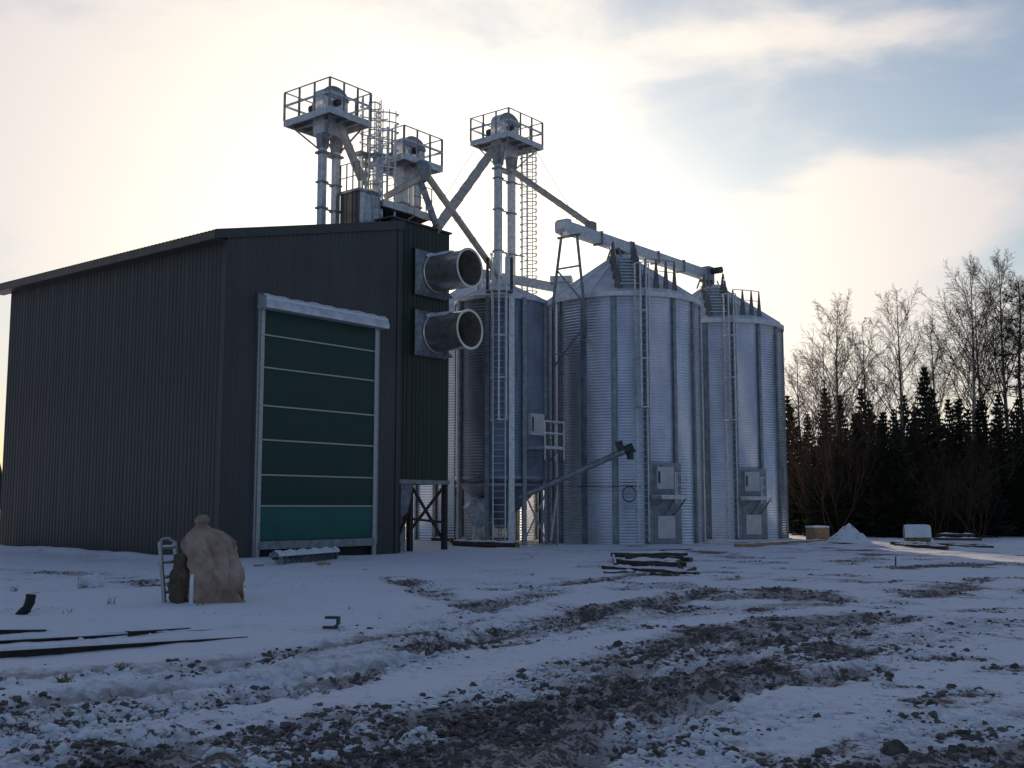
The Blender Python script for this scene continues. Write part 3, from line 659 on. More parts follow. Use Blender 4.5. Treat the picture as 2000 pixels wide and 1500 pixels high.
# ladders at the elevators
ladder('caged_ladder', 'galvanised caged ladder up to the highest elevator platform', (uR+.10, v1+.35), (1, 0), TZ1+1.7, zt1+.1, .42, (zt1-2.4, zt1+1.15), .36, rad=.42, bars=7)
ladder('caged_ladder', 'galvanised caged ladder up to the platform above the tower', (e2f[0]-.15, e2f[1]+.55), (-1, 0), TZ1+.05, e2z+.1, .42, (e2z-1.0, e2z+1.65), .36, rad=.45, bars=7)
ladder('caged_ladder', 'long galvanised caged ladder up the elevator behind the hopper silo', (lb3+.62, vm3-.3), (0, -1), 10.9, z3, .44, (11.0, z3-.2), .36, .2, rad=.42, bars=7)
for z in (13.5, 17.): part('ladder_bracket', MB().beam((lb3, vm3, z), (lb3+.62, vm3-.3, z), .06, .06), 'galv_dark', D.objects['caged_ladder.002'])

# ------------------------------------------------------------------ dryer head on the tower roof
cf = at(701, 372, 40.3); vb = onu(665, 365, cf[0])[0]; ur = onv(741, 385, cf[1])[0]
print('DH', cf, vb, ur)
dh = thing('dryer_exhaust_box', 'ribbed dark exhaust box with pale front on the hall roof', 'exhaust box', (cf[0], cf[1], 11.0))
ztop = cf[2]
part('body', MB().box(cf[0]+.04, ur, cf[1]+.04, vb, roof_z(cf[0])-.2, ztop), 'galv', dh)
for k in range(2): part('side_sheet', sheet(MB(), (cf[0], cf[1]+k*(vb-cf[1])/2), (0,1), (-1,0), (vb-cf[1])/2-.005, roof_z(cf[0])-.2, lambda t: ztop, .2, .03), 'clad', dh)
part('front_sheet', sheet(MB(), (cf[0]+.05, cf[1]), (1,0), (0,-1), ur-cf[0]-.06, roof_z(cf[0])-.2, lambda t: ztop, .4, .02), 'galv', dh)
part('roof', MB().box(cf[0]-.06, ur+.05, cf[1]-.06, vb+.06, ztop, ztop+.1), 'galv_dark', dh)
for k in range(4): 
    vv = cf[1]+(vb-cf[1])*k/3; part('post', MB().box(cf[0]-.02, cf[0]+.02, vv-.02, vv+.02, ztop+.1, ztop+1.15), 'galv_dark', dh)
for z in (ztop+1.15, ztop+.62): part('handrail', MB().beam((cf[0], cf[1], z), (cf[0], vb, z), .03, .03), 'galv_dark', dh)
part('roof_ladder', MB().beam((ur-.55, cf[1]-.25, roof_z(ur)-.1), (ur-.55, cf[1]-.05, ztop+.5), .05, .03).beam((ur-.15, cf[1]-.25, roof_z(ur)-.1), (ur-.15, cf[1]-.05, ztop+.5), .05, .03), 'alu', dh)
for k in range(6): part('rung', MB().tube((ur-.55, cf[1]-.24+.03*k, roof_z(ur)+.1+.3*k), (ur-.15, cf[1]-.24+.03*k, roof_z(ur)+.1+.3*k), .016, 6), 'alu', dh)
# intake hopper below the second elevator
h0 = at(750, 388, 41.0); uh = onv(846, 418, h0[1])[0]; zh = h0[2]; vh = h0[1]+2.3
hop = thing('intake_hopper', 'grey tapered steel hopper with dark underside on the tower roof', 'hopper', (h0[0], h0[1], TZ1))
mb = MB(); mb.hexa([(h0[0]+1.2,h0[1]+1.0,TZ1+.05),(uh-1.0,h0[1]+1.0,TZ1+.05),(uh-1.0,vh,TZ1+.05),(h0[0]+1.2,vh,TZ1+.05),(h0[0]+.05,h0[1]+.05,zh-.25),(uh-.05,h0[1]+.05,zh-.25),(uh-.05,vh,zh-.25),(h0[0]+.05,vh,zh-.25)])
part('funnel', mb, 'steel_dark', hop)
um_ = (h0[0]+uh)/2+.3
part('rim', MB().bbox(h0[0], um_-.02, h0[1], h0[1]+.1, zh-.28, zh, .01), 'galv', hop); part('rim', MB().bbox(um_+.02, uh, h0[1], h0[1]+.1, zh-.30, zh-.02, .01), 'galv', hop)
part('deck', MB().box(h0[0], uh, h0[1]+.105, vh+.1, zh-.248, zh-.05), 'galv_dark', hop)
part('strut', MB().beam((um_, h0[1]-.01, zh-.3), (h0[0]+1.2, h0[1]+.4, TZ1+.1), .05, .05), 'galv_dark', hop)
for k in range(4):
    uu = um_+.05+(uh-um_-.1)*k/3; part('post', MB().box(uu-.018, uu+.018, h0[1]+.02, h0[1]+.056, zh, zh+1.0), 'galv_dark', hop)
for z in (zh+1.0, zh+.52): part('handrail', MB().beam((um_, h0[1]+.04, z), (uh, h0[1]+.04, z), .03, .03), 'galv_dark', hop)
# perforated support columns
for k, (px, w_) in enumerate(((713, .36), (741, .34))):
    q0 = at(px, 405, 41.2); q1 = at(px, 305+3*k, 41.2)
    sc = thing('perforated_column', 'perforated steel column below the middle elevator, '+('beside the exhaust box' if k == 0 else 'beside the intake hopper'), 'column', (q0[0], q0[1], TZ1+.0), 'perforated columns')
    mb = MB()
    u0, u1_ = q0[0]-w_/2, q0[0]+w_/2; zz0, zz1 = TZ1-.6, q1[2]; nh = 9
    # plate with two columns of square-ish holes
    xs = [u0, u0+.06, u0+.13, u0+w_-.13, u0+w_-.06, u1_]; st = (zz1-zz0)/nh
    for a in (0, 2, 4): mb.box(xs[a], xs[a+1], q0[1]-.01, q0[1]+.01, zz0, zz1)
    for j in range(nh+1):
        for a in (1, 3): mb.box(xs[a], xs[a+1], q0[1]-.01, q0[1]+.01, zz0+j*st-(.1 if j else 0), zz0+j*st+(.1 if j < nh else 0))
    part('plate', mb, 'galv', sc)
    part('web', MB().box(u0-.012, u0-.002, q0[1]-.01, q0[1]+.22, zz0, zz1).box(u1_+.002, u1_+.012, q0[1]-.01, q0[1]+.22, zz0, zz1), 'galv', sc)
    part('head_plate', MB().box(u0-.1, u1_+.1, q0[1]-.03, q0[1]+.3, zz1+.003, zz1+.16), 'galv_dark', sc)

# ------------------------------------------------------------------ silos
SD = {}
def corr_sheet(r, z0, z1, pitch, amp, a0, a1, seg):
    n = int(round((z1-z0)/pitch)); prof = []
    for k in range(n*4): prof.append((r+amp*math.sin(2*math.pi*k/4), z0+(z1-z0)*k/(n*4)))
    prof.append((r, z1)); return MB().lathe(prof, seg, a0, a1)
def wide_silo(name, label, px_centre, Y, full=True, rz=0., rad=3.5, group='wide corrugated silos'):
    x = (px_centre-1000)/F*Y*1.003; u, v = toS((x, Y))
    t = thing(name, label, 'silo', (u, v, 0), group); t.rotation_euler = (0, 0, rz)
    ORG[t.name] = Vector((0,0,0))             # local coordinates round the silo axis, -Y towards the yard
    if 'wall' not in SD:
        nb = 12
        SD['wall'] = corr_sheet(rad, 0, 10.75, .125, .018, -math.pi/16, math.pi/16, 8).mesh('wall_sheet', M['silo'], True)
        p = MB(); p.box(rad+.0, rad+.09, -.085, -.07, -.1, 10.72).box(rad+.0, rad+.09, .07, .085, -.1, 10.72).box(rad+.075, rad+.09, -.07, .07, -.1, 10.72).box(rad-.02, rad+.02, -.14, -.085, -.1, 10.72).box(rad-.02, rad+.02, .085, .14, -.1, 10.72)
        SD['post'] = p.mesh('stiffener_post', M['post'])
        ns = 20; a = math.pi/ns; za, zc = 10.80, 12.95
        rr = MB(); ri = .55
        pts = []
        for tt in (0, .33, .66, 1.):
            r_ = rad+.10+(ri-rad-.10)*tt; z_ = za+(zc-za)*tt
            for b, dz in ((-a, .0), (-a*.93, 0), (a*.93, 0), (a, .0)): pts.append((r_*math.cos(b), r_*math.sin(b), z_+dz))
        rr.add(pts, [(i*4+k, i*4+k+1, (i+1)*4+k+1, (i+1)*4+k) for i in range(3) for k in range(3)])
        for b in (-a,):
            p0 = Vector(((rad+.12)*math.cos(b), (rad+.12)*math.sin(b), za+.03)); p1 = Vector((ri*math.cos(b), ri*math.sin(b), zc+.03)); rr.beam(p0, p1, .03, .07)
        SD['roof'] = rr.mesh('roof_panel', M['roofsnow'])
        SD['eave'] = MB().lathe([(rad-.02, 10.60), (rad+.13, 10.60), (rad+.14, 10.80), (rad+.09, 10.83), (rad-.02, 10.82)], 96).mesh('eave_ring', M['hood'], True)
        SD['collar'] = MB().lathe([(.62, 12.85), (.62, 13.08), (.45, 13.12), (.02, 13.12)], 32).mesh('collar', M['galv'], True)
        SD['vent'] = MB().box(-.36, .36, -.36, .36, 0, .75).box(-.5, .5, -.5, .5, .752, 1.05).mesh('roof_vent', M['galv'])
        SD['inner'] = MB().lathe([(rad-.06, -.1), (rad-.06, 10.7)], 48).mesh('inner_wall', M['inside'])
    for i in range(16):
        piece('wall_sheet', SD['wall'], t, (0,0,0), 2*math.pi*i/16)
        piece('stiffener_post', SD['post'], t, (0,0,0), 2*math.pi*(i+.5)/16)
    for i in range(20): piece('roof_panel', SD['roof'], t, (0,0,0), 2*math.pi*i/20)
    piece('eave_ring', SD['eave'], t); piece('collar', SD['collar'], t)
    for a in (R(172),): piece('roof_vent', SD['vent'], t, ((rad-.75)*math.cos(a), (rad-.75)*math.sin(a), 11.15), a)
    part('foundation', MB().lathe([(rad+.25, -.2), (rad+.25, .04), (rad, .05)], 64), 'box', t)
    if not full: return t, u, v
    # door bay: flat lower hatch, upper hatch, bracket platform, at angle -72 deg
    def loc(ang, r, off, z):                          # tangent frame at angle
        c_, s_ = math.cos(ang), math.sin(ang); return Vector((r*c_-off*s_, r*s_+off*c_, z))
    ad = R(-66)
    def tbox(ang, r0, r1, o0, o1, z0, z1, mb=None):
        mb = mb or MB(); p = [loc(ang, r, o, z) for z in (z0, z1) for r, o in ((r0,o0),(r1,o0),(r1,o1),(r0,o1))]; return mb.hexa(p)
    ah = ad-R(0)
    part('bay_plate', tbox(ah, rad-.1, rad+.045, -.78, .80, .05, 3.45), 'post', t)
    hd_ = part('upper_hatch', tbox(ah, rad+.03, rad+.17, -.45, .35, 2.35, 3.28), 'box', t)
    part('hatch_frame', tbox(ah, rad+.02, rad+.07, -.55, .46, 2.22, 3.40), 'galv_dark', hd_)
    part('hatch_latch', tbox(ah, rad+.172, rad+.22, -.40, -.34, 2.6, 3.1), 'gauge', hd_)
    ld = part('lower_hatch', tbox(ah, rad+.03, rad+.12, -.42, .42, .28, 1.22), 'box', t)
    part('hatch_frame', tbox(ah, rad+.02, rad+.07, -.56, .56, .12, 1.42), 'galv_dark', ld)
    fl = part('hatch_platform', tbox(ah, rad+.18, rad+1.05, -.80, .48, 1.92, 2.04), 'galv', t)
    part('platform_snow', tbox(ah, rad+.2, rad+1.0, -.78, .2, 2.043, 2.09), 'snow', fl)
    for o_ in (-.1, .4):
        part('platform_brace', MB().beam(loc(ah, rad+.98, o_, 1.93), loc(ah, rad+.08, o_, 1.25), .05, .05), 'post', fl)
    for r_, o_ in ((rad+1.02, -.1), (rad+1.02, .45), (rad+.25, .46)):
        part('platform_post', MB().beam(loc(ah, r_, o_, 1.75), loc(ah, r_, o_, 3.02), .04, .04), 'galv', fl)
    for z in (3.0, 2.5):
        part('platform_rail', MB().beam(loc(ah, rad+1.02, -.1, z), loc(ah, rad+1.02, .45, z), .035, .035).beam(loc(ah, rad+1.02, .45, z), loc(ah, rad+.25, .46, z), .035, .035), 'galv', fl)
    # roof stair from the ladder head to the apex
    al = R(-90); zr = lambda r: 10.80+(rad+.1-r)/(rad+.1-.55)*2.15
    st = part('roof_stair', MB().beam(loc(al, rad, -.42, zr(rad)+.12), loc(al, .9, -.42, zr(.9)+.12), .05, .12).beam(loc(al, rad, .42, zr(rad)+.12), loc(al, .9, .42, zr(.9)+.12), .05, .12), 'galv_dark', t)
    for k in range(9):
        r_ = rad-.12-k*.29; part('tread', tbox(al, r_-.12, r_+.12, -.40, .40, zr(r_)+.17, zr(r_)+.21), 'galv', st)
    for sgn in (-1, 1):
        tops = []
        for k in range(4):
            r_ = rad-.1-k*.72; q = loc(al, r_, sgn*.47, zr(r_)+.05); tp = q+Vector((0,0,1.0)); tops.append(tp)
            d = Vector((math.cos(al), math.sin(al), 0)); mb = MB(); e = Vector((-d.y, d.x, 0))*.012
            d2 = Vector((-d.y, d.x, 0)); e = d*.012; d = d2
            mb.hexa([q-d*.19-e, q+d*.19-e, q+d*.19+e, q-d*.19+e, tp-d*.045-e, tp+d*.045-e, tp+d*.045+e, tp-d*.045+e]); part('baluster', mb, 'balu', st)
        for a, b in zip(tops[:-1], tops[1:]): part('stair_rail', MB().beam(a, b, .035, .035), 'galv_dark', st)
    # cross walk with balusters to the right along the eave
    prev = None
    for k in range(4):
        an = R(-90)+R(13+9*k); r_ = rad-.25; q = loc(an, r_, 0, zr(r_)); tp = loc(an, r_, 0, zr(r_)+1.25-.0*k); d = Vector((-math.sin(an), math.cos(an), 0)); e = Vector((math.cos(an), math.sin(an), 0))*.012
        mb = MB().hexa([q-d*.16-e, q+d*.16-e, q+d*.16+e, q-d*.16+e, tp-d*.03-e, tp+d*.03-e, tp+d*.03+e, tp-d*.03+e]); part('baluster', mb, 'balu', st)
        if prev: part('stair_rail', MB().beam(prev, tp, .035, .035), 'galv_dark', st); part('stair_rail', MB().beam(prev-Vector((0,0,.5)), tp-Vector((0,0,.5)), .03, .03), 'galv_dark', st)
        prev = tp
    return t, u, v
def make_roofsnow():
    m = mat('snow_dusted_roof_sheet', (.50, .53, .60), .6, .1, 0, base2=(.74, .76, .80), vscale=1.5, contrast=(.3, .6)); return m
M['roofsnow'] = make_roofsnow()
s2, su2, sv2 = wide_silo('wide_silo', 'wide corrugated silo carrying the trestle-supported end of the conveyor', 1216, 50.0)
s3_xy = (s2.location.x+8.75*E1[0], s2.location.y+8.75*E1[1])
s3, su3, sv3 = wide_silo('wide_silo', 'wide corrugated silo at the end of the row beside the forest', 1000+F*s3_xy[0]/s3_xy[1]/1.003, s3_xy[1], rz=R(-5))
s4_xy = (s2.location.x+8.6*E2[0], s2.location.y+8.6*E2[1])
s4, su4, sv4 = wide_silo('wide_silo', 'wide corrugated silo hidden behind the hopper silo and tower', 1000+F*s4_xy[0]/s4_xy[1]/1.003, s4_xy[1], False)
# wall ladders of the wide silos
def silo_ladder(root, label, ang, rad=3.5):
    a = ang+root.rotation_euler[2]; d = Vector((math.cos(a), math.sin(a), 0)); p = root.location+d*(rad+.22)
    u, v = toS(p); o = (d.x*E1[0]+d.y*E1[1], d.x*E2[0]+d.y*E2[1])
    t = ladder('silo_ladder', label, (u, v), o, .15, 10.75, .46, (5.75, 11.9), 2.05, 1.2, 'wall ladders with open cages on the wide silos', .28, .34, 4, bw=.075)
    s = Vector((-o[1], o[0], 0))
    for z in (1.5, 4., 6.5, 9.):
        for sg in (-1, 1):
            q = Vector((u, v, z))+s*(sg*.23); part('wall_bracket', MB().beam(q, q-Vector((o[0], o[1], 0))*.23, .04, .04), 'galv_dark', t)
    return t
silo_ladder(s2, 'caged wall ladder on the wide silo with the conveyor trestle', R(-78)-R(5)); silo_ladder(s3, 'caged wall ladder on the wide silo beside the forest', R(-78)-R(5))
# cable and coil on silo 2
aa = R(-92); 
cbl = MB(); pts = [s2.location+Vector((3.60*math.cos(R(-128)+R(44)*k/10), 3.60*math.sin(R(-128)+R(44)*k/10), 2.45+.02*math.sin(k))) for k in range(11)]
cbl.path(pts, .018, 5)
cpt = s2.location+Vector((3.62*math.cos(aa), 3.62*math.sin(aa), 2.12)); tx = Vector((-math.sin(aa), math.cos(aa), 0))
for k in range(3): cbl.path([cpt+Vector((math.cos(aa), math.sin(aa), 0))*(.02*k)+tx*(.28*math.cos(2*math.pi*i/24))+Vector((0,0,.32*math.sin(2*math.pi*i/24)+.01*k)) for i in range(24)], .016, 5, True)
solo('cable_coil', cbl, 'rubber', 'black cable with a hanging coil on the wide silo wall', 'cable')

# slim hopper silo
hx = (978-1000)/F*47.0; hu, hv = toS((hx, 47.0)); hr = 1.93
hs = thing('hopper_silo', 'slim dark corrugated silo with cone bottom standing on steel legs', 'silo', (hu, hv, 0)); hs.rotation_euler = (0,0,0); ORG[hs.name] = Vector((0,0,0))
HZ0, HZ1 = 2.85, 10.35
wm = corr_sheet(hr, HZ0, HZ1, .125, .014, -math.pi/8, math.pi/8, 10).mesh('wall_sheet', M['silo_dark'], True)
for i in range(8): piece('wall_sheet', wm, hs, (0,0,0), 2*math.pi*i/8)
pm = MB().box(hr, hr+.12, -.09, -.075, -.1, HZ1-.05).box(hr, hr+.12, .075, .09, -.1, HZ1-.05).box(hr+.10, hr+.12, -.075, .075, -.1, HZ1-.05).mesh('leg', M['post'])
for i in range(8): piece('leg', pm, hs, (0,0,0), 2*math.pi*(i+.5)/8+R(7))
part('bottom_cone', MB().lathe([(hr, HZ0+.02), (hr+.03, HZ0-.1), (.30, .95), (.28, .7)], 48), 'silo_dark', hs, True)
rm_ = MB(); a = math.pi/16; pts = []
for tt in (0, .5, 1.):
    r_ = hr+.08+(.4-hr-.08)*tt; z_ = HZ1+.02+.78*tt
    for b in (-a, a): pts.append((r_*math.cos(b), r_*math.sin(b), z_))
rm_.add(pts, [(0,1,3,2),(2,3,5,4)]); rm_.beam((( hr+.08)*math.cos(a),(hr+.08)*math.sin(a),HZ1+.04),(.4*math.cos(a),.4*math.sin(a),HZ1+.82),.03,.06)
rme = rm_.mesh('roof_panel', M['roofsnow'])
for i in range(16): piece('roof_panel', rme, hs, (0,0,0), 2*math.pi*i/16)
part('eave_ring', MB().lathe([(hr-.02,HZ1-.12),(hr+.09,HZ1-.12),(hr+.10,HZ1+.03),(hr-.02,HZ1+.05)], 64), 'galv', hs, True)
part('collar', MB().lathe([(.42, HZ1+.75), (.42, HZ1+1.0), (.02, HZ1+1.02)], 24), 'galv', hs, True)
la_ = [2*math.pi*(i+.5)/8+R(7) for i in range(8)]
for i in range(8):
    p = Vector(((hr+.06)*math.cos(la_[i]), (hr+.06)*math.sin(la_[i]), 0)); q = Vector(((hr+.06)*math.cos(la_[(i+1)%8]), (hr+.06)*math.sin(la_[(i+1)%8]), 0))
    if i in (6, 7, 1, 3):
        part('cross_brace', MB().beam(p+Vector((0,0,.2)), q+Vector((0,0,2.2)), .05, .05), 'galv', hs); part('cross_brace', MB().beam(q+Vector((0,0,.2)), p+Vector((0,0,2.2)), .05, .05), 'galv', hs)
    part('ring_beam', MB().beam(p+Vector((0,0,2.5)), q+Vector((0,0,2.5)), .07, .12), 'post', hs)
part('foundation', MB().lathe([(hr+.5, -.2), (hr+.5, .05), (.01, .06)], 48), 'box', hs)
# wide light post beside the ladder (pressure pipe)
am = R(-77); part('down_pipe', MB().box(-.12, .12, 0, .14, 0, HZ1-.1), 'galv', hs); pp = D.objects['down_pipe']; pp.location = ((hr+.16)*math.cos(am), (hr+.16)*math.sin(am), .06); pp.rotation_euler = (0,0,am+R(90))
# ladder on the hopper silo
ang = R(-91); d = Vector((math.cos(ang), math.sin(ang), 0)); q = hs.location+d*(hr+.30); lu, lv = toS(q); od = (d.x*E1[0]+d.y*E1[1], d.x*E2[0]+d.y*E2[1])
lt = ladder('silo_ladder', 'caged wall ladder on the slim hopper silo', (lu, lv), od, .08, 10.4, .50, (5.1, 12.0), 1.72, 1.5, None, .28, .36, 3, bw=.075)
sd = Vector((-od[1], od[0], 0))
for z in (1.2, 3.4, 5.6, 7.8, 10.):
    for sg in (-1, 1): qq = Vector((lu, lv, z))+sd*(sg*.25); part('wall_bracket', MB().beam(qq, qq-Vector((od[0], od[1], 0))*.3, .04, .04), 'galv_dark', lt)
mb = MB(); base = Vector((lu, lv, 0)); inn = -Vector((od[0], od[1], 0))
lt2 = part('landing', MB().beam(base+inn*.05+sd*-.55+Vector((0,0,10.45)), base+inn*.05+sd*.55+Vector((0,0,10.45)), .5, .06), 'galv_dark', lt)
for sg in (-1, 1):
    part('landing_side', MB().beam(base+inn*.1+sd*(sg*.5)+Vector((0,0,10.4)), base+inn*.1+sd*(sg*.5)+Vector((0,0,11.9)), .12, .05, od and (od[0], od[1], 0)), 'steel_dark', lt)
    part('landing_rail', MB().beam(base+inn*.1+sd*(sg*.5)+Vector((0,0,11.8)), base+inn*.9+sd*(sg*.5)+Vector((0,0,11.3)), .04, .04), 'galv', lt)
# hatch platform on the right of the hopper silo
ah = R(-42)
def hl(r, o, z): c_, s_ = math.cos(ah), math.sin(ah); return Vector((r*c_-o*s_, r*s_+o*c_, z))
def hbox(r0, r1, o0, o1, z0, z1): return MB().hexa([hl(r, o, z) for z in (z0, z1) for r, o in ((r0,o0),(r1,o0),(r1,o1),(r0,o1))])
hh = part('hatch', hbox(hr-.1, hr+.16, -.42, .42, 4.55, 5.45), 'box', hs)
part('hatch_latch', hbox(hr+.162, hr+.2, -.36, -.30, 4.7, 5.3), 'gauge', hh)
hp_ = part('hatch_platform', hbox(hr+.02, hr+1.0, -.55, .75, 3.95, 4.07), 'galv', hs)
for r_, o_ in ((hr+.97, -.5), (hr+.97, .72), (hr+.5, .72)): part('platform_post', MB().beam(hl(r_, o_, 3.5), hl(r_, o_, 5.1), .045, .045), 'galv', hp_)
for z in (5.08, 4.6): part('platform_rail', MB().beam(hl(hr+.97, -.5, z), hl(hr+.97, .72, z), .04, .06).beam(hl(hr+.97, .72, z), hl(hr+.1, .72, z), .04, .06), 'galv', hp_)
for o_ in (-.3, .5): part('platform_brace', MB().beam(hl(hr+.9, o_, 3.97), hl(hr+.05, o_, 3.2), .05, .05), 'galv_dark', hp_)
# pale dust cover/bagging chute under the cone
mb = MB().lathe([(.02, 2.05), (.30, 1.98), (.46, 1.6), (.40, 1.1), (.22, .75), (.20, .15)], 16)
rr_ = random.Random(4); mb.v = [(a*(1+.35*math.sin(z*6+a*5))+rr_.uniform(-.05,.05), b*(1+.3*math.cos(z*5+b*7))+rr_.uniform(-.05,.05), z*.95+rr_.uniform(-.04,.04)) for a, b, z in mb.v]
o = part('outlet_sleeve', mb, 'galv', hs, True); o.location = (-.95, -1.1, .05)

# ------------------------------------------------------------------ conveyor over the silos
zc0 = 13.35
ca = at(1096, 433, 45.6); vcv = sv2; u_a = su2-4.75; u_b = su3-.75
cv = thing('chain_conveyor', 'long galvanised box conveyor running over the silo tops', 'conveyor', (su2, vcv, 13.0))
n = 5
for k in range(n):
    a, b = u_a+.42+(u_b-u_a-.42)*k/n, u_a+.42+(u_b-u_a-.42)*(k+1)/n
    sc = part('trough', MB().bbox(a+.02, b-.02, vcv-.20, vcv+.20, zc0, zc0+.52, .015), 'galv', cv)
    part('flange', MB().box(b-.05, b+.05, vcv-.25, vcv+.25, zc0-.05, zc0+.57), 'galv_dark', sc)
part('tail_box', MB().extrude([(0,0),(.44,-.04),(.44,.62),(.10,.60),(-.06,.45),(-.06,.15)], (u_a, vcv-.27, zc0-.03), (1,0,0), (0,0,1), (0,1,0), .54), 'hood', cv)
part('drive_box', MB().bbox(u_b+.02, u_b+.6, vcv-.28, vcv+.28, zc0-.1, zc0+.7, .03), 'galv_dark', cv)
part('motor', MB().tube((u_b+.3, vcv-.28, zc0+.45), (u_b+.3, vcv-.85, zc0+.45), .17, 16), 'steel_dark', cv, True)
for uu in (su2, su3-.3):
    part('outlet', MB().hexa([(uu-.2,vcv-.2,13.0),(uu+.2,vcv-.2,13.0),(uu+.2,vcv+.2,13.0),(uu-.2,vcv+.2,13.0),(uu-.3,vcv-.19,zc0-.003),(uu+.3,vcv-.19,zc0-.003),(uu+.3,vcv+.19,zc0-.003),(uu-.3,vcv+.19,zc0-.003)]), 'galv_dark', cv)
    for s_ in (-1, 1):
        for w_ in (-1, 1): part('support', MB().beam((uu+s_*.55, vcv+w_*.40, 12.9), (uu+s_*.5, vcv+w_*.22, zc0+.05), .07, .07), 'galv_dark', cv)
    part('valve', MB().bbox(uu-.5, uu-.21, vcv-.35, vcv-.0, 13.05, 13.3, .02), 'steel_dark', cv)
# trestle
tr = thing('conveyor_trestle', 'slender steel trestle holding up the conveyor beside the silo', 'trestle', (u_a+.6, vcv, 0))
tp = [Vector((u_a+.62, vcv-.42, zc0-.1)), Vector((u_a+.62, vcv+.42, zc0-.1))]
b0 = [Vector((u_a+.62, vcv-.85, 9.6)), Vector((u_a+.62, vcv+.9, 0.))]
part('head_beam', MB().beam((u_a+.62, vcv-.6, zc0-.08), (u_a+.62, vcv+.6, zc0-.08), .1, .1), 'galv_dark', tr)
part('leg', MB().beam(tp[0], (u_a+.62, vcv-.88, 9.2), .09, .09), 'galv_dark', tr)
part('leg', MB().beam(tp[1], (u_a+.62, vcv+.85, 10.6), .09, .09), 'galv_dark', tr)
part('leg', MB().beam((u_a+.62, vcv+.85, 10.6), (u_a+.62, vcv+.86, -.1), .12, .12), 'galv_dark', tr)
part('leg', MB().beam((u_a+.62, vcv-.88, 9.2), (u_a+1.2, vcv-.4, 8.9), .09, .09), 'galv_dark', tr)
part('cross_beam', MB().beam((u_a+.62, vcv-.62, 11.9), (u_a+.62, vcv+.62, 11.9), .07, .07), 'galv_dark', tr)
part('cross_beam', MB().beam((u_a+.62, vcv-.86, 9.3), (u_a+.62, vcv+.86, 7.6), .07, .07), 'galv_dark', tr)
part('brace', MB().beam((u_a+.62, vcv+.6, 11.8), (u_a+.62, vcv-.8, 10.2), .06, .06), 'galv_dark', tr)
part('brace', MB().beam((u_a+.62, vcv+.86, 8.2), (u_a+1.5, vcv+.5, 8.2), .06, .06), 'galv_dark', tr)

# ------------------------------------------------------------------ spouts
def spout(label, p, q, r, n=10, m='spout', joints=3, elbow=None):
    p, q = Vector(p), Vector(q)
    t = thing('grain_spout', label, 'pipe', (q.x, q.y, q.z), 'sloping grain spouts')
    part('pipe', MB().tube(p, q, r, n), m, t, True)
    d = (q-p)
    for k in range(1, joints+1):
        c_ = p+d*(k/(joints+1)); part('joint', MB().tube(c_-d.normalized()*.06, c_+d.normalized()*.06, r*1.08, n), 'spout', t)
    if elbow: part('outlet_head', MB().bbox(q.x-.22, q.x+.22, q.y-.2, q.y+.2, q.z-elbow, q.z+.15, .04), 'galv_dark', t)
    return t
tw = at(853, 446, 42.4)
h3 = Vector(((la3+lb3)/2-.2, vm3, z3-.75))
spout('thick sloping spout from the far elevator down to the tower', at(958, 300, 49.6), tw, .27, 4, 'spout', 5)
silo1top = Vector((hu, hv, HZ1+.95))
spout('sloping spout from the tower elevator down to the slim hopper silo', at(832, 340, 42.2), silo1top+Vector((0,0,.1)), .14, 10, 'spout', 4)
pc = Vector((u_a+2.3, vcv, zc0+.75))
spout('sloping spout from the far elevator down to the conveyor', at(1003, 335, 49.5), pc, .15, 10, 'spout', 4, .26)
spout('short spout from the highest elevator down to the exhaust box', at(668, 255, 40.2), at(707, 352, 40.9), .16, 8, 'spout', 2)
spout('bent spout from the tower elevator down to the tower edge', at(818, 345, 42.2), at(852, 440, 42.2), .13, 8, 'galv_dark', 2)
spout('cross spout between the tower elevator and the perforated columns', at(820, 348, 42.1), at(752, 385, 41.6), .13, 8, 'spout', 1)
t = part('distributor', MB().lathe([(.02,.5),(.22,.45),(.34,.2),(.30,-.1),(.14,-.35)], 14, c=(0,0)), 'galv_dark', D.objects['grain_spout.001'], True); dpos = at(826, 338, 42.2); t.location = dpos-ORG['grain_spout.001']+Vector(ORG['grain_spout.001']) if False else dpos-Vector(silo1top+Vector((0,0,.1)))
t.data.transform(Matrix.Translation(silo1top+Vector((0,0,.1))))
# flat conveyor between the silos behind
fc = thing('cross_conveyor', 'grey box conveyor crossing behind the slim hopper silo', 'conveyor', (hu, hv+2.4, 10))
a_ = at(928, 532, 51.5); b_ = at(1085, 562, 50.5)
part('trough', MB().beam(a_, b_, .35, .4), 'galv', fc); part('support', MB().beam(a_+(b_-a_)*.3, (a_.lerp(b_, .3)).xy.to_3d(), .1, .1), 'galv_dark', fc); part('support', MB().beam(a_+(b_-a_)*.05, (a_.lerp(b_, .05)).xy.to_3d(), .1, .1), 'galv_dark', fc)
# guy wires
for (a, b, lb) in ((at(1050, 300, 50), at(1150, 470, 51), 'thin guy wire from the far elevator towards the conveyor'), (at(925, 295, 49.5), at(862, 395, 43), 'thin guy wire from the far elevator towards the tower'), (at(957, 310, 49.5), at(958, 560, 48.8), 'thin vertical cable beside the far elevator legs')):
    w_ = thing('guy_wire', lb, 'wire', b); part('wire', MB().tube(a, b, .012, 5), 'steel_dark', w_)

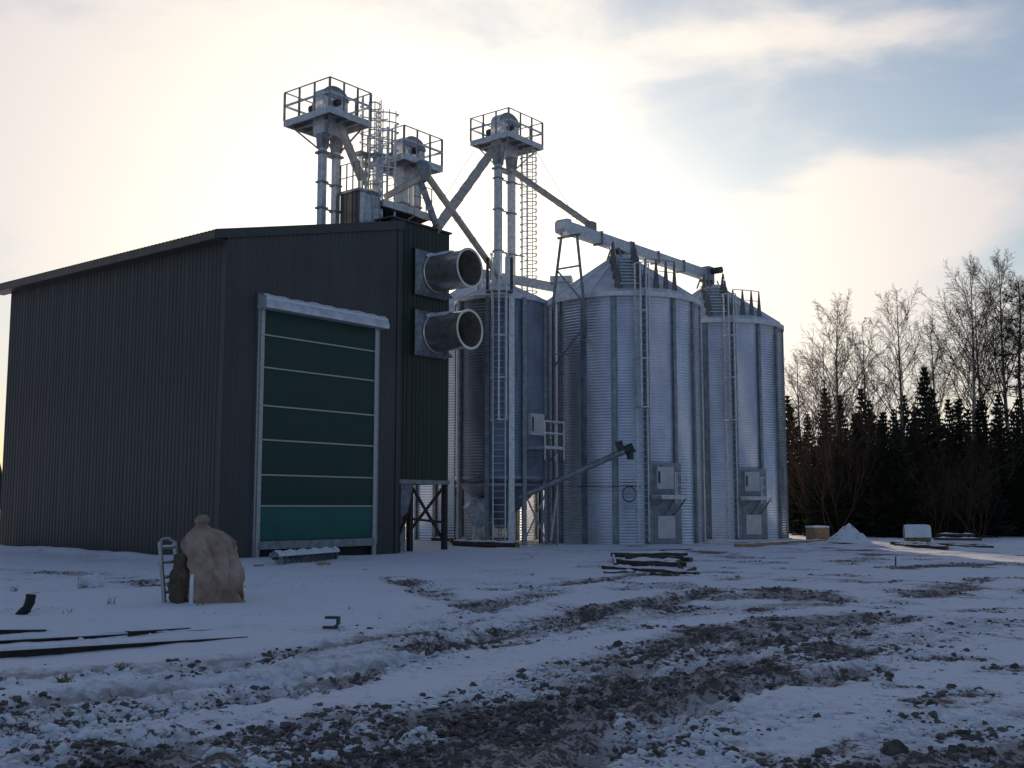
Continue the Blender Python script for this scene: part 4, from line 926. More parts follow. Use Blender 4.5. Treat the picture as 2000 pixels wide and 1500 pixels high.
# ------------------------------------------------------------------ slanted auger under the hopper silo
a0_ = at(1068, 948, 45.3); a1_ = at(1222, 880, 45.0)
ag = thing('grain_auger', 'slanted dark tube auger rising from the slim silo past the wide silo', 'auger', (a0_.x, a0_.y, 0))
part('tube', MB().tube(a0_-(a1_-a0_)*.35, a1_, .13, 14), 'galv_dark', ag, True)
dn = (a1_-a0_).normalized(); part('hood', MB().tube(a1_-dn*.05, a1_+dn*.35, .2, 12), 'steel_dark', ag, True)
part('motor', MB().beam(a1_+Vector((0,0,.1))-dn*.2, a1_+Vector((0,0,.5))-dn*.32, .28, .3), 'steel_dark', ag); part('spout_mouth', MB().tube(a1_+dn*.2, a1_+dn*.2-Vector((0,0,.45)), .14, 12), 'steel_dark', ag, True)
for f_ in (.12, .5): q = a0_.lerp(a1_, f_); part('prop', MB().beam(q-Vector((0,0,.1)), (q.x, q.y, -.05), .06, .06) if f_ < .3 else MB().beam(q-Vector((0,0,.13)), q-Vector((0,0,.2)), .2, .05), 'galv_dark', ag)
pl = at(1088, 958, 45.2); part('prop', MB().beam(pl, at(1076, 1056, 45.0), .07, .07), 'galv', ag)

# ------------------------------------------------------------------ things lying about
# sacks heap
def sack_pile():
    b = gpt(397, 1172); t = thing('covered_sack_heap', 'pale dirty sack with knotted top standing in the snow before the hall', 'sack', b-Vector((0,0,.04)), site=False, rz=R(0))
    prof = [(-.03,.53,.40,.235),(.08,.47,.40,.225),(.19,.43,.38,.21),(.46,.40,.38,.18),(.73,.425,.40,.115),(.92,.425,.38,.06),(1.04,.40,.34,.045),(1.13,.33,.28,.03),(1.21,.23,.21,0),(1.27,.13,.13,-.06),(1.32,.088,.09,-.066),(1.38,.115,.11,-.075),(1.44,.105,.10,-.066),(1.485,.05,.05,-.06),(1.49,.005,.005,-.06)]
    vs = []; n = 110; fine = []
    for i in range(len(prof)-1):
        for k in range(6):
            f = k/6; fine.append(tuple(prof[i][j]*(1-f)+prof[i+1][j]*f for j in range(4)))
    fine.append(prof[-1])
    rs = np.random.RandomState(3); ph = rs.rand(20)*6.28
    for z, rx, ry, ox in fine:
        for i in range(n):
            a = 2*math.pi*i/n; sq = 1/(abs(math.cos(a))**3+abs(math.sin(a))**3)**(1/3)
            nf = float(fbm(np.array([math.cos(a)*2.2+z*2.0+9]), np.array([math.sin(a)*2.2+z*2.6]), 4, 91)[0])-.5
            wv = a+.5*nf+.25*math.sin(z*4+ph[2])
            fold = .07*(abs(math.sin(4.5*wv+ph[0]))-.62)+.045*(abs(math.sin(8*wv+ph[1]-z*2.5))-.62)+.04*math.sin(z*9+2.2*math.sin(a*2+ph[3]))*math.sin(a*1.5+z*2)
            k = 1+nf*.55+fold*(2.2 if z > 1.0 else 1.7); sq = 1+(sq-1)*(.6 if z < 1 else .2)
            vs.append((ox+rx*math.cos(a)*sq*k, ry*math.sin(a)*sq*k, z))
    m = len(fine); mb = MB().add(vs, [(j*n+i, j*n+(i+1)%n, (j+1)*n+(i+1)%n, (j+1)*n+i) for j in range(m-1) for i in range(n)])
    part('cloth', mb, 'sack', t, True)
    mb = MB(); vs = []
    for j in range(9):
        z = .95*j/8
        for i in range(20):
            a = 2*math.pi*i/20; k = 1+.22*math.sin(3*a+j)+.1*math.sin(7*a-j*2); rr = .34*(1-.25*j/8); vs.append((-.33+rr*.72*math.cos(a)*k, .02+rr*math.sin(a)*k, z*.86))
    mb.add(vs, [(j*20+i, j*20+(i+1)%20, (j+1)*20+(i+1)%20, (j+1)*20+i) for j in range(8) for i in range(20)]+[tuple(range(160, 180))])
    part('inner_sack', mb, 'sack_dark', t, True, 'dark dirty inner sack showing below the pale cover')
    part('stake', MB().bbox(-.12, -.06, -.42, -.37, -.05, .50, .008), 'snow', t)
    part('loose_hem', MB().add([(.35+.28*math.cos(x)+.1, -.30+.12*math.sin(x*2)+.04*k, .02+.10*k+.03*math.sin(x*5)) for k in range(3) for x in [i*.35 for i in range(7)]], [(k*7+i, k*7+i+1, k*7+i+8, k*7+i+7) for k in range(2) for i in range(6)]), 'sack', t, True)
sack_pile()
b = gpt(336, 1174); lt3 = thing('short_ladder', 'short aluminium ladder leaning on the sack', 'ladder', b-Vector((0,0,.05)), site=False, rz=R(62))
d = Vector((-.12, .0, 1)).normalized()
mb = MB()
for s_ in (-.17, .17): part('stringer', MB().beam((s_, 0, 0), Vector((s_, .16, 1.05)), .035, .07, (0,1,0)), 'alu', lt3)
for k in range(4): part('rung', MB().tube((-.17, .03+.04*k, .2+.25*k), (.17, .03+.04*k, .2+.25*k), .02, 8), 'alu', lt3); part('rung_snow', MB().bbox(-.14, .14, .0+.04*k, .06+.04*k, .215+.25*k, .245+.25*k, .012), 'snow', lt3)
part('top_hoop', MB().path([(-.17,.16,1.04),(-.1,.17,1.10),(.05,.2,1.11),(.17,.16,1.04)], .022, 7), 'alu', lt3, True)
# steel beams under the snow
def beam_px(p0, p1, w, h, label, m='rust', lift=.0, name='steel_beam'):
    a = gpt(*p0); b_ = gpt(*p1); d_ = b_-a; L_ = d_.length; c_ = (a+b_)/2
    o = thing(name, label, 'beam', (c_.x, c_.y, c_.z-.055+lift), 'steel beams half buried in the snow', False, math.atan2(d_.y, d_.x)); o.rotation_euler = (0, math.asin(min(.05, (.5*h+.05)/L_)), math.atan2(d_.y, d_.x))
    mb = MB(); mb.box(-L_/2, L_/2, -w/2, w/2, -.02, .015).box(-L_/2, L_/2, -w/2, w/2, h-.015, h).box(-L_/2, L_/2, -.012, .012, .016, h-.016)
    part('profile', mb, m, o)
    nn = max(8, int(L_*5)); vs = []
    for i in range(nn+1):
        f = i/nn; x = -L_/2+L_*f; e = .03+.022*math.sin(i*.9+L_)+.012*math.sin(i*2.3); e *= min(1, f*12, (1-f)*12)+.05
        for y_, q in ((-.5,.0),(-.4,.75),(0,1),(.4,.75),(.5,0)): vs.append((x, y_*w*1.05, h+.002+e*q))
    part('snow_cap', MB().add(vs, [(i*5+k, i*5+k+1, i*5+k+6, i*5+k+5) for i in range(nn) for k in range(4)]), 'snow', o, True)
beam_px((-130, 1296), (480, 1244), .12, .10, 'thickest dark steel beam half buried in snow, lying towards the wheel tracks')
beam_px((-120, 1262), (590, 1214), .08, .05, 'long thin dark steel beam lying in the snow')
beam_px((250, 1243), (368, 1221), .09, .09, 'short dark steel beam end poking out of the snow drift')
beam_px((-110, 1245), (90, 1230), .07, .05, 'thin dark steel beam lying in snow, rearmost of the beams', lift=.06)
# dark bent pipe end
b = gpt(52, 1200); solo('pipe_elbow', MB().path([(-.13,0,-.03),(-.08,0,.02),(0,0,.08),(.04,0,.18),(.055,0,.30)], [.06,.07,.075,.075,.075], 10), 'rubber', 'black bent pipe end sticking up out of the snow', 'pipe', b, 0, None, True)
b = gpt(650, 1228); mb = MB().box(-.10,.09,-.05,.05,.13,.16).box(.06,.09,-.05,.05,.05,.128).box(-.13,.06,-.05,.05,.0,.03).box(.03,.06,-.05,.05,.031,.05); solo('bent_bracket', mb, 'steel_dark', 'small dark folded steel bracket in the snow by the beams', 'bracket', b, R(-8))
# spiral auger flight at the door
b0_, b1_ = gpt(536, 1103), gpt(655, 1092)
d_ = b1_-b0_; L_ = 3.3; ax_ = Vector((d_.x, d_.y, 0)).normalized(); sp = thing('auger_screw', 'dark spiral conveyor screw under snow at the foot of the green door', 'screw', (b0_.x, b0_.y, b0_.z), None, False, math.atan2(ax_.y, ax_.x))
L_ = Vector((d_.x, d_.y, 0)).length
mb = MB(); vs = []; turns = L_/.30; ns_ = int(turns*14)
for i in range(ns_+1):
    a = 2*math.pi*i/14; x = L_*i/ns_; vs += [(x, .03*math.cos(a), .19+.03*math.sin(a)), (x, .19*math.cos(a), .19+.19*math.sin(a))]
mb.add(vs, [(2*i, 2*i+1, 2*i+3, 2*i+2) for i in range(ns_)]); part('flight', mb, 'galv_dark', sp)
part('shaft', MB().tube((-.1,0,.19), (L_+.1,0,.19), .035, 10), 'steel_dark', sp, True)
vs = []
for i in range(41):
    x = L_*i/40; e = .02*math.sin(i*.8)+.012*math.sin(i*2.1)
    for y_, z_ in ((-.175,.25),(-.15,.33+e),(0,.41+e),(.15,.34),(.17,.25)): vs.append((x-.03, y_, z_))
part('snow_cap', MB().add(vs, [(i*5+k, i*5+k+1, i*5+k+6, i*5+k+5) for i in range(40) for k in range(4)]), 'snow', sp, True)
b = gpt(632, 1104); solo('wood_offcut', MB().bbox(-.2,.2,-.06,.06,-.02,.07,.008), 'wood_fresh', 'small brown wood offcut lying by the spiral screw', 'wood', b, R(8))
b = gpt(505, 1106); solo('wood_offcut', MB().bbox(-.14,.14,-.05,.05,-.02,.05,.008), 'wood_fresh', 'small brown wood offcut near the hall corner', 'wood', b, R(30))
# logs and boards
def log(px0, px1, r, label, group, cat='log', m='wood', lift=0., snow=True, square=False, name='log'):
    a = gpt(*px0); b_ = gpt(*px1); d_ = b_-a; L_ = max(.3, Vector((d_.x, d_.y, 0)).length); c_ = (a+b_)/2
    z = max(gz(c_.x, c_.y), (a.z+b_.z)/2)+lift
    o = thing(name, label, cat, (c_.x, c_.y, z-.03), group, False, math.atan2(d_.y, d_.x))
    if square: part('board', MB().bbox(-L_/2, L_/2, -r, r, 0, r*.7, .01), m, o)
    else:
        npt = 7; part('stem', MB().path([(-L_/2+L_*i/(npt-1), .02*math.sin(i*1.3), r+.01*math.sin(i*2.1)) for i in range(npt)], [r*(1.05-.12*i/(npt-1)) for i in range(npt)], 10), m, o, True)
        part('end_grain', MB().tube((-L_/2-.012, 0, r), (-L_/2-.001, 0, r), r*.95, 10), 'log_end', o); part('end_grain', MB().tube((L_/2+.001, .0, r), (L_/2+.012, .0, r), r*.85, 10), 'log_end', o)
    if snow:
        top = r*.7 if square else 2*r; nn = max(6, int(L_*6)); vs = []
        for i in range(nn+1):
            f = i/nn; x = -L_/2+.03+(L_-.06)*f; e = .03+.02*math.sin(i*1.1+r*40)+.015*math.sin(i*2.7+L_); e *= min(1, f*8, (1-f)*8)+.03
            for y_, q in ((-.8,-.3),(-.5,.5),(0,1),(.5,.5),(.8,-.3)): vs.append((x, y_*r, top-(.25*r if abs(y_) > .6 and not square else 0)+e*q))
        part('snow_cap', MB().add(vs, [(i*5+k, i*5+k+1, i*5+k+6, i*5+k+5) for i in range(nn) for k in range(4)]), 'snow', o, True)
    return o
G = 'old logs in the low heap in the yard'; Lb = 'old dark log in the low snowy heap in the open yard'
for i, (a, b_, r_, lf) in enumerate((((1178,1111),(1362,1122),.06,0), ((1200,1106),(1340,1108),.07,.02), ((1205,1099),(1330,1104),.07,.03), ((1196,1090),(1350,1099),.07,.04), ((1215,1108),(1325,1113),.06,.10), ((1222,1100),(1335,1103),.06,.14), ((1225,1096),(1342,1097),.055,.18), ((1270,1123),(1312,1125),.04,0), ((1180,1122),(1240,1121),.04,0), ((1320,1125),(1358,1113),.05,.0), ((1198,1092),(1202,1112),.04,.08), ((1322,1098),(1330,1118),.05,.06))):
    log(a, b_, r_, {0: 'longest old log, lying along the yard side of the low heap', 3: 'long old log on the silo side of the low heap', 6: 'topmost bare log of the low heap in the yard', 7: 'short split stick lying loose in front of the log heap', 8: 'short split stick poking out at the end of the longest log', 9: 'stubby slanting log at the crumbled end of the heap', 10: 'thin crosswise stick under one end of the log heap', 11: 'thick crosswise log under one end of the log heap'}.get(i, Lb), G, lift=lf, snow=i % 2 == 0)
log((888,1066), (1010,1070), .13, 'thick brown log lying in front of the slim hopper silo', None, m='wood', snow=True)
log((880,1062), (990,1060), .11, 'brown log lying behind the thick log at the hopper silo foot', None, lift=.05)
log((845,1056), (920,1058), .10, 'short brown log lying between the tower legs and the hopper silo', None, lift=.0)
log((1086,1061), (1156,1060), .10, 'flat dark board lying at the foot of the trestle', None, 'board', 'wood', .0, True, True, 'board')
log((1290,1076), (1350,1073), .07, 'dark branch-like board lying in snow before the wide silo hatch', None, 'board', 'wood', .0, False, True, 'board')
log((1440,1068), (1612,1056), .16, 'long plank lying in the snow beside the end silo', None, 'plank', 'wood_fresh', .0, True, True, 'plank')
# crate, snow heap, bale, lumber in the background
b = gpt(1597, 1054); cr = thing('wooden_crate', 'brown wooden crate with snow on its lid near the forest', 'crate', b-Vector((0,0,.05)), site=False, rz=R(20))
for k in range(4): part('plank', MB().bbox(-.42,.42,-.35,-.32,.02+.15*k,.155+.15*k,.006), 'wood_fresh', cr); part('plank', MB().bbox(.39,.42,-.318,.35,.02+.15*k,.155+.15*k,.006), 'wood_fresh', cr)
part('body', MB().box(-.415,.385,-.315,.345,0,.6), 'wood_fresh', cr)
for x in (-.38, .34): part('batten', MB().box(x, x+.06, -.372, -.352, 0, .61), 'wood_fresh', cr)
part('snow_cap', MB().bbox(-.44,.44,-.37,.37,.622,.70,.03), 'snow', cr)
def blob(name, label, cat, pos, rx, ry, hh, m, seed, rz=0):
    mb = MB(); nr, na = 22, 56; vs = [(0,0,hh)]
    for i in range(1, nr+1):
        f = i/nr
        for k in range(na):
            a = 2*math.pi*k/na; q = float(fbm(np.array([math.cos(a)*f*2.2+seed]), np.array([math.sin(a)*f*2.2]), 4, seed)[0])-.5
            rr = 1+.25*math.sin(a*2+seed)+.1*math.sin(a*5); z = hh*(max(0, 1-f*(1+.18*math.sin(a+1)))**1.1)*(1+q*1.3*f)+q*.5*hh*min(1, f*3)*(1-f)-.08*f
            vs.append((rx*f*rr*math.cos(a), ry*f*rr*math.sin(a), z))
    fs = [(0, 1+k, 1+(k+1)%na) for k in range(na)]+[(1+i*na+k, 1+(i+1)*na+k, 1+(i+1)*na+(k+1)%na, 1+i*na+(k+1)%na) for i in range(nr-1) for k in range(na)]
    return solo(name, mb.add(vs, fs), m, label, cat, pos, rz, None, True)
M['heap'] = mat('snow_over_soil', (.78,.80,.84), .8, 0, 0, base2=(.10,.08,.065), vscale=5, contrast=(.60,.68), bump=.5, bscale=12)
blob('snow_heap', 'pointed heap of snow-covered soil beside the wooden crate', 'heap', gpt(1660, 1060), 1.25, 1.0, .85, 'heap', 5)
b = gpt(1792, 1062); bl = thing('round_bale', 'round bale capped with snow standing before the dark forest', 'bale', b-Vector((0,0,.08)), site=False, rz=R(-14))
mb = MB(); vs = []; rb = .42
for i in range(9):
    x = -.5+1.0*i/8; k_ = (.9 if i in (0, 8) else 1)
    for j in range(28):
        a = 2*math.pi*j/28; w_ = 1+.03*math.sin(5*a+i)+.02*math.sin(11*a-i*2); vs.append((x, rb*k_*w_*math.cos(a), rb+rb*k_*w_*math.sin(a)))
mb.add(vs, [(i*28+j, (i+1)*28+j, (i+1)*28+(j+1)%28, i*28+(j+1)%28) for i in range(8) for j in range(28)]+[tuple(range(28)), tuple(range(8*28+27, 8*28-1, -1))]); part('straw_body', mb, 'grass', bl, True)
mb = MB(); vs = []
for i in range(9):
    x = -.53+1.06*i/8
    for j in range(17):
        a = R(8)+R(164)*j/16; e = .05*math.sin(math.pi*j/16)+.03; k_ = .93 if i in (0, 8) else 1; vs.append((x, (rb+e)*k_*math.cos(a), rb+(rb+e)*k_*math.sin(a)-(.25*rb if j in (0,16) else 0)))
mb.add(vs, [(i*17+j, (i+1)*17+j, (i+1)*17+j+1, i*17+j+1) for i in range(8) for j in range(16)]); part('snow_cap', mb, 'snow', bl, True)
for i, (a, b_, r_, lf, sq) in enumerate((((1742,1063),(1835,1070),.09,.0,False), ((1750,1066),(1850,1074),.08,.0,False), ((1822,1062),(1925,1064),.14,.0,True), ((1825,1060),(1918,1061),.14,.14,True), ((1850,1066),(1940,1071),.12,.0,True), ((1830,1058),(1905,1059),.13,.3,True))):
    log(a, b_, r_, 'snow-capped timber stacked between the round bale and the forest' if sq else 'snow-capped pole lying beside the round bale', 'stacked snow-capped timber' if sq else 'poles beside the bale', 'timber' if sq else 'pole', 'wood', lf, True, sq, 'timber' if sq else 'pole')
b = gpt(1749, 1106); solo('marker_stake', MB().beam((0,0,-.1), (.015,0,.26), .03, .03), 'wood', 'short dark stake standing in the open snow', 'stake', b)
b = gpt(1746, 1474); 
def stone(px, sx, sy, sz, label, seed, m='mudclod'):
    b = gpt(*px); mb = MB(); vs = []; n1, n2 = 10, 18
    for i in range(n1+1):
        th = math.pi*i/n1
        for j in range(n2):
            a = 2*math.pi*j/n2; q = 1+1.3*(float(fbm(np.array([math.sin(th)*math.cos(a)*2.4+seed*3.1]), np.array([math.sin(th)*math.sin(a)*2.4+math.cos(th)*3]), 4, seed)[0])-.5)
            vs.append((sx*q*math.sin(th)*math.cos(a), sy*q*math.sin(th)*math.sin(a), sz*q*math.cos(th)+sz*.4))
    mb.add(vs, [(i*n2+j, (i+1)*n2+j, (i+1)*n2+(j+1)%n2, i*n2+(j+1)%n2) for i in range(n1) for j in range(n2)])
    solo('earth_clod', mb, m, label, 'clod', b, seed, 'loose clods of frozen earth')
stone((1746,1474), .075, .055, .06, 'lone upright clod of frozen earth in trodden snow beside the bare mud patch', 3)
stone((1020,1388), .12, .07, .035, 'broad flat clod of frozen earth in the churned wheel tracks', 4)
stone((1208,1262), .05, .04, .045, 'small clod of frozen earth on the snow ridge between wheel tracks', 6)
stone((180,1146), .30, .2, .16, 'snow-dusted grassy hummock between the sack and the long wall', 8, 'heap')
stone((1735,1322), .045, .035, .03, 'tiny clod of frozen earth on open snow right of the tread marks', 9)
# dry weeds
def weed(px, hh, n, label, seed):
    rs = random.Random(seed); b = gpt(*px); mb = MB()
    for i in range(n):
        a = rs.uniform(0, 6.28); l = hh*rs.uniform(.5, 1.1); lean = rs.uniform(.1, .8); p = Vector((rs.uniform(-.06,.06), rs.uniform(-.06,.06), -.03)); pts = [p]
        for k in range(3): p = p+Vector((math.cos(a)*lean*l*.33*(k*.5+.4), math.sin(a)*lean*l*.33*(k*.5+.4), l*.33*(1-lean*.3*k))); pts.append(p)
        mb.path(pts, [.006,.005,.004,.002], 3, cap=False)
    solo('dry_weed', mb, 'grass', label, 'weed', b, 0, 'dry weeds in the snow')
for i, (px, hh, n, lb) in enumerate((((155,1150), .38, 6, 'dry weed with one tall bent stalk beside the grassy hummock'), ((175,1142), .20, 26, 'tuft of dry grass on the hummock'), ((215,1180), .18, 9, 'small broken dry weed in open snow before the sack'), ((270,1142), .16, 12, 'low dry weed tuft between hummock and sack'), ((132,1198), .14, 5, 'tiny dry stalk beside the black bent pipe'), ((390,1182), .12, 10, 'short dry grass at the foot of the sack'), ((685,1190), .10, 4, 'tiny dry stalk in the open snow beyond the bracket'), ((30,1155), .2, 14, 'dry weed tuft in snow close to the long wall'), ((1440,1128), .10, 30, 'flat tuft of dry grass beyond the log heap'), ((130,1325), .14, 40, 'clump of dry grass on the snow edge along the outermost wheel track'), ((240,1308), .15, 40, 'second clump of dry grass along the outermost wheel track'))):
    weed(px, hh, n, lb, i)

# ------------------------------------------------------------------ trees
def birch_mesh(seed, H, spread):
    rs = random.Random(seed); tr = MB(); cr = MB()
    pts = []; p = Vector((0,0,-.3)); dx, dy = rs.uniform(-.03,.03), rs.uniform(-.03,.03)
    n = 12
    for i in range(n+1):
        f = i/n; pts.append(Vector((dx*H*f+.12*math.sin(f*5+seed), dy*H*f+.12*math.cos(f*4+seed), -.3+(H+.3)*f)))
    rad = [.17*(1-.93*(i/n))+.008 for i in range(n+1)]
    tr.path(pts, rad, 8)
    def pt(f):
        k = min(int(f*n), n-1); return pts[k].lerp(pts[k+1], f*n-k)
    def branch(p, d, l, r, lev):
        m = 4 if lev < 2 else 3; q = [p]; dd = d.copy(); seg = l/m
        for k in range(m):
            dd = (dd+Vector((rs.gauss(0,.06), rs.gauss(0,.06), (.09 if lev == 0 else .03-.05*lev)))).normalized(); q.append(q[-1]+dd*seg)
        cr.path(q, [r*(1-.75*k/m) for k in range(m+1)], 4 if lev == 0 else 3, cap=False)
        if lev < 3:
            cnt = (9, 6, 5)[lev]
            for c_ in range(cnt):
                f = .18+.82*(c_+rs.random()*.8)/cnt; f = min(f, .99); k = min(int(f*m), m-1); b = q[k].lerp(q[k+1], f*m-k)
                axis = Vector((rs.gauss(0,1), rs.gauss(0,1), rs.gauss(0,.5))); axis = (axis-axis.dot(dd)*dd).normalized()
                nd = (dd*.9+axis*rs.uniform(.4,.8)+Vector((0,0,.15 if lev == 0 else .0))).normalized()
                branch(b, nd, l*rs.uniform(.32,.55)*(1.15-.5*f), max(r*.5, .0075), lev+1)
    nl = 21
    for i in range(nl):
        f = .42+.54*(i/nl)+rs.uniform(-.01,.01); a = i*2.4+rs.uniform(-.4,.4); el = R(rs.uniform(40,64)); l = spread*(1.25-f)*rs.uniform(.85,1.4)+.7
        branch(pt(f), Vector((math.cos(a)*math.cos(el), math.sin(a)*math.cos(el), math.sin(el))), l, .05*(1.15-f)+.008, 0)
    branch(pt(.97), Vector((dx,dy,1)).normalized(), H*.12, .02, 0)
    return tr.mesh('trunk', M['birch'], True), cr.mesh('crown', M['twig'])
def spruce_mesh(seed, H, wid, m):
    rs = random.Random(seed); tr = MB(); cr = MB(); tr.path([(0,0,-.3),(0,0,H*.5),(0,0,H*.98)], [.16,.09,.01], 7)
    z = H*.03; nw = int(H/.30)
    for w_ in range(nw):
        f = w_/nw; z = H*(.02+.96*f**.95); L_ = wid*(1-f)**.9*rs.uniform(.55,1.2)+.06
        nb = int(7+5*(1-f)); a0 = rs.uniform(0,6.28)
        for b in range(nb):
            a = a0+2*math.pi*b/nb+rs.uniform(-.25,.25); l = L_*rs.uniform(.4,1.3); d = Vector((math.cos(a), math.sin(a), 0)); s = Vector((-d.y, d.x, 0)); droop = rs.uniform(.15,.45)*(1-f*.6)-f*.25
            ns = max(3, int(l/.22)); 
            def P(t): return d*(l*t)+Vector((0,0, z-droop*l*t+.20*l*t*t))
            for k in range(ns):
                t0 = .12+.88*k/ns; t1 = .12+.88*(k+1)/ns; c0, c1 = P(t0), P(t1); wl = (.10+.30*l*(1-t0)**.7)*rs.uniform(.7,1.25)
                for sg in (-1, 1):
                    tip = c0.lerp(c1, .5)+s*(sg*wl)+d*(wl*.55)+Vector((0,0,-wl*rs.uniform(.1,.55)))
                    cr.add([c0-Vector((0,0,.03)), c1+Vector((0,0,.02)), tip], [(0,1,2)])
                    if rs.random() < .7:
                        hang = c0.lerp(c1, rs.random())+s*(sg*wl*.35); cr.add([hang-d*.07, hang+d*.07, hang+Vector((rs.uniform(-.05,.05), rs.uniform(-.05,.05), -rs.uniform(.12,.34)))], [(0,1,2)])
    return tr.mesh('trunk', M['bark'], True), cr.mesh('crown', m)
def pine_mesh(seed, H):
    rs = random.Random(seed); tr = MB(); cr = MB(); pts = [(.1*math.sin(i), .1*math.cos(i*1.3), -.3+(H+.3)*i/8) for i in range(9)]; tr.path(pts, [.18*(1-.85*i/8) for i in range(9)], 8)
    for i in range(34):
        f = .38+.6*i/34; a = i*2.4; l = 2.3*(1.15-f)*rs.uniform(.7,1.3)+.5; d = Vector((math.cos(a), math.sin(a), rs.uniform(0,.45))); p = Vector((0,0,H*f)); e = p+d*l; cr_b = [p, p+d*l*.5+Vector((0,0,-.08)), e]
        tr.path(cr_b, [.035,.025,.01], 4, cap=False)
        for k in range(int(9+l*6)):
            c_ = p+d*(l*rs.uniform(.3,1.05))+Vector((rs.gauss(0,.22), rs.gauss(0,.22), rs.gauss(0,.13)))
            for t in range(11):
                v = Vector((rs.gauss(0,1), rs.gauss(0,1), rs.gauss(.35,.8))).normalized()*rs.uniform(.16,.30); w_ = v.cross(Vector((rs.gauss(0,1),rs.gauss(0,1),1))).normalized()*.022; cr.add([c_-w_, c_+w_, c_+v], [(0,1,2)])
    return tr.mesh('trunk', M['bark'], True), cr.mesh('crown', M['pine'])
def bush_mesh(seed, H):
    rs = random.Random(seed); mb = MB()
    def br(p, d, l, r, lev):
        q = [p]; dd = d
        for k in range(3): dd = (dd+Vector((rs.gauss(0,.15), rs.gauss(0,.15), .05))).normalized(); q.append(q[-1]+dd*l/3)
        mb.path(q, [r, r*.75, r*.5, r*.2], 3, cap=False)
        if lev < 2:
            for c_ in range(6): k = rs.randint(1, 2); br(q[k].lerp(q[k+1], rs.random()), (dd+Vector((rs.gauss(0,.6), rs.gauss(0,.6), rs.gauss(.1,.3)))).normalized(), l*rs.uniform(.35,.6), r*.55, lev+1)
    for i in range(26): a = rs.uniform(0,6.28); s = rs.uniform(.05,.5); br(Vector((rs.uniform(-.6,.6), rs.uniform(-.6,.6), -.1)), Vector((math.cos(a)*s, math.sin(a)*s, 1)).normalized(), H*rs.uniform(.5,.9), .022, 0)
    return mb.mesh('stems', M['brush'])
def tree(name, label, cat, meshes, px, Y, s=1., group=None, rz=None):
    x = (px-1000)/F*Y*1.01; o = thing(name, label, cat, (x, Y, gz(x, Y)-.05), group, False, random.uniform(0, 6.28) if rz is None else rz)
    o.scale = (s, s, s)
    for nm, me in zip(('trunk', 'crown') if len(meshes) == 2 else ('stems',), meshes): piece(nm, me, o)
    return o
B = [birch_mesh(11, 14.5, 4.4), birch_mesh(23, 14.5, 4.0), birch_mesh(37, 14.5, 4.8)]
SP = [spruce_mesh(3, 9.5, 1.9, M['spruce']), spruce_mesh(5, 9.5, 2.2, M['spruce']), spruce_mesh(9, 9.5, 1.7, M['spruce'])]
PN = pine_mesh(4, 15.)
BU = [(bush_mesh(1, 4.5),), (bush_mesh(2, 4.5),)]
def hgt(ytop, Y): return (990-ytop)/F*Y*1.0+1.6
GB = 'bare birches along the forest edge'
for i, (px, yt, Y, k, lb) in enumerate(((1635, 610, 66, 0, 'slender bare birch with the pale trunk, closest birch to the end silo'), (1692, 655, 70, 1, 'small bare birch between two taller birches'), (1748, 600, 67, 1, 'tall bare birch standing behind the round bale'), (1888, 545, 68, 2, 'broad bare birch with forked crown at the forest edge'), (1958, 528, 72, 0, 'tallest bare birch growing beside the pine'), (1925, 600, 75, 1, 'thin bare birch between the broad birch and the tallest birch'), (1600, 700, 74, 2, 'low bare birch behind the spruces beside the end silo'), (1562, 715, 78, 1, 'low bare birch half hidden by the end silo'), (1820, 650, 78, 0, 'faint bare birch deep behind the tall spruce'), (2040, 540, 70, 2, 'bare birch beyond the pine'))):
    tree('birch_tree', lb, 'birch', B[k], px, Y, hgt(yt, Y)/14.6, GB)
tree('pine_tree', 'tall dark pine with tufted branches beside the tallest birch', 'pine', PN, 1992, 64, hgt(545, 64)/15.)
tree('spruce_tree', 'tallest dark spruce rising above the other spruces behind the timber', 'spruce', SP[1], 1803, 64, hgt(700, 64)/9.5)
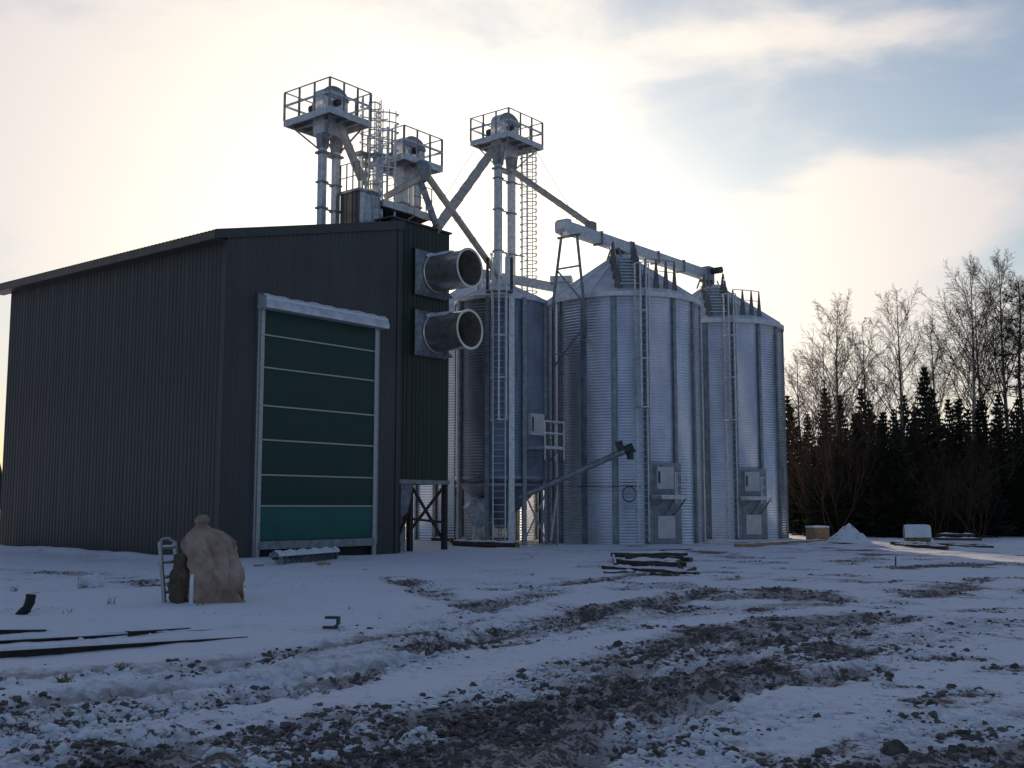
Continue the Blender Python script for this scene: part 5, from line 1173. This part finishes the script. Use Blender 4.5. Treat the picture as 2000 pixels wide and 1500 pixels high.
def near_of(px):
    for lim, t in ((1570, ', next to the end silo'), (1618, ', behind the wooden crate'), (1710, ', behind the soil heap'), (1765, ', between the heap and the bale'), (1820, ', behind the round bale'), (1940, ', behind the timber stack'), (2010, ', beside the pine')):
        if px < lim: return t
    return ', beyond the pine'
rs = random.Random(5)
for row, (Y, step, y0, y1) in enumerate(((60.5, 40, 780, 900), (64, 37, 745, 870), (69, 34, 725, 840), (75, 30, 745, 820))):
    px = 1508+rs.uniform(0, 20)
    px += (62, 38, 14, -10)[row]
    lb = ('dark spruce in the front row of the forest edge', 'dark spruce in the second row of the forest', 'dark spruce deep in the forest behind the birches', 'dark spruce in the rearmost row of the forest')[row]
    while px < 2120:
        Yt = Y+rs.uniform(-1.2, 1.2); yt = rs.uniform(y0, y1); tree('spruce_tree', lb+near_of(px), 'spruce', SP[rs.randint(0, 2)], px, Yt, hgt(yt, Yt)/9.5, ('front spruces', 'second row spruces', 'spruces behind the birches', 'rearmost spruces')[row]); px += step*rs.uniform(.7, 1.3)
px = 1585
while px < 2080:
    Yt = rs.uniform(59, 72); tree('leafless_bush', 'brown leafless brush at the forest edge'+near_of(px), 'bush', BU[rs.randint(0,1)], px, Yt, rs.uniform(.7, 1.75)*(1.1 if px < 1720 else .8), 'leafless brush at the forest edge'); px += 20*rs.uniform(.6, 1.4)
# far woods across the fields
mb = MB(); rs = random.Random(8)
for i in range(420):
    a = R(rs.uniform(-48, 52)); Y = rs.uniform(330, 420); x, y = Y*math.sin(a), Y*math.cos(a); hh = rs.uniform(9, 17); w_ = rs.uniform(2.2, 4.5); z0 = -1; nn = 6
    for lv in range(3):
        zb = hh*(.05+.28*lv); rr = w_*(1-.27*lv); vs = [(x+rr*math.cos(k*1.047+lv)*rs.uniform(.75,1.2), y+rr*math.sin(k*1.047+lv), zb) for k in range(nn)]+[(x, y, zb+hh*.42)]
        mb.add(vs, [(k, (k+1)%nn, nn) for k in range(nn)]+[tuple(range(nn))])
    mb.tube((x, y, -1), (x, y, hh*.3), .3, 5)
o = D.objects.new('distant_forest', mb.mesh('distant_forest', M['distant'])); col.objects.link(o); o['kind'] = 'stuff'; o['label'] = 'far line of dark woods across the snowy fields'
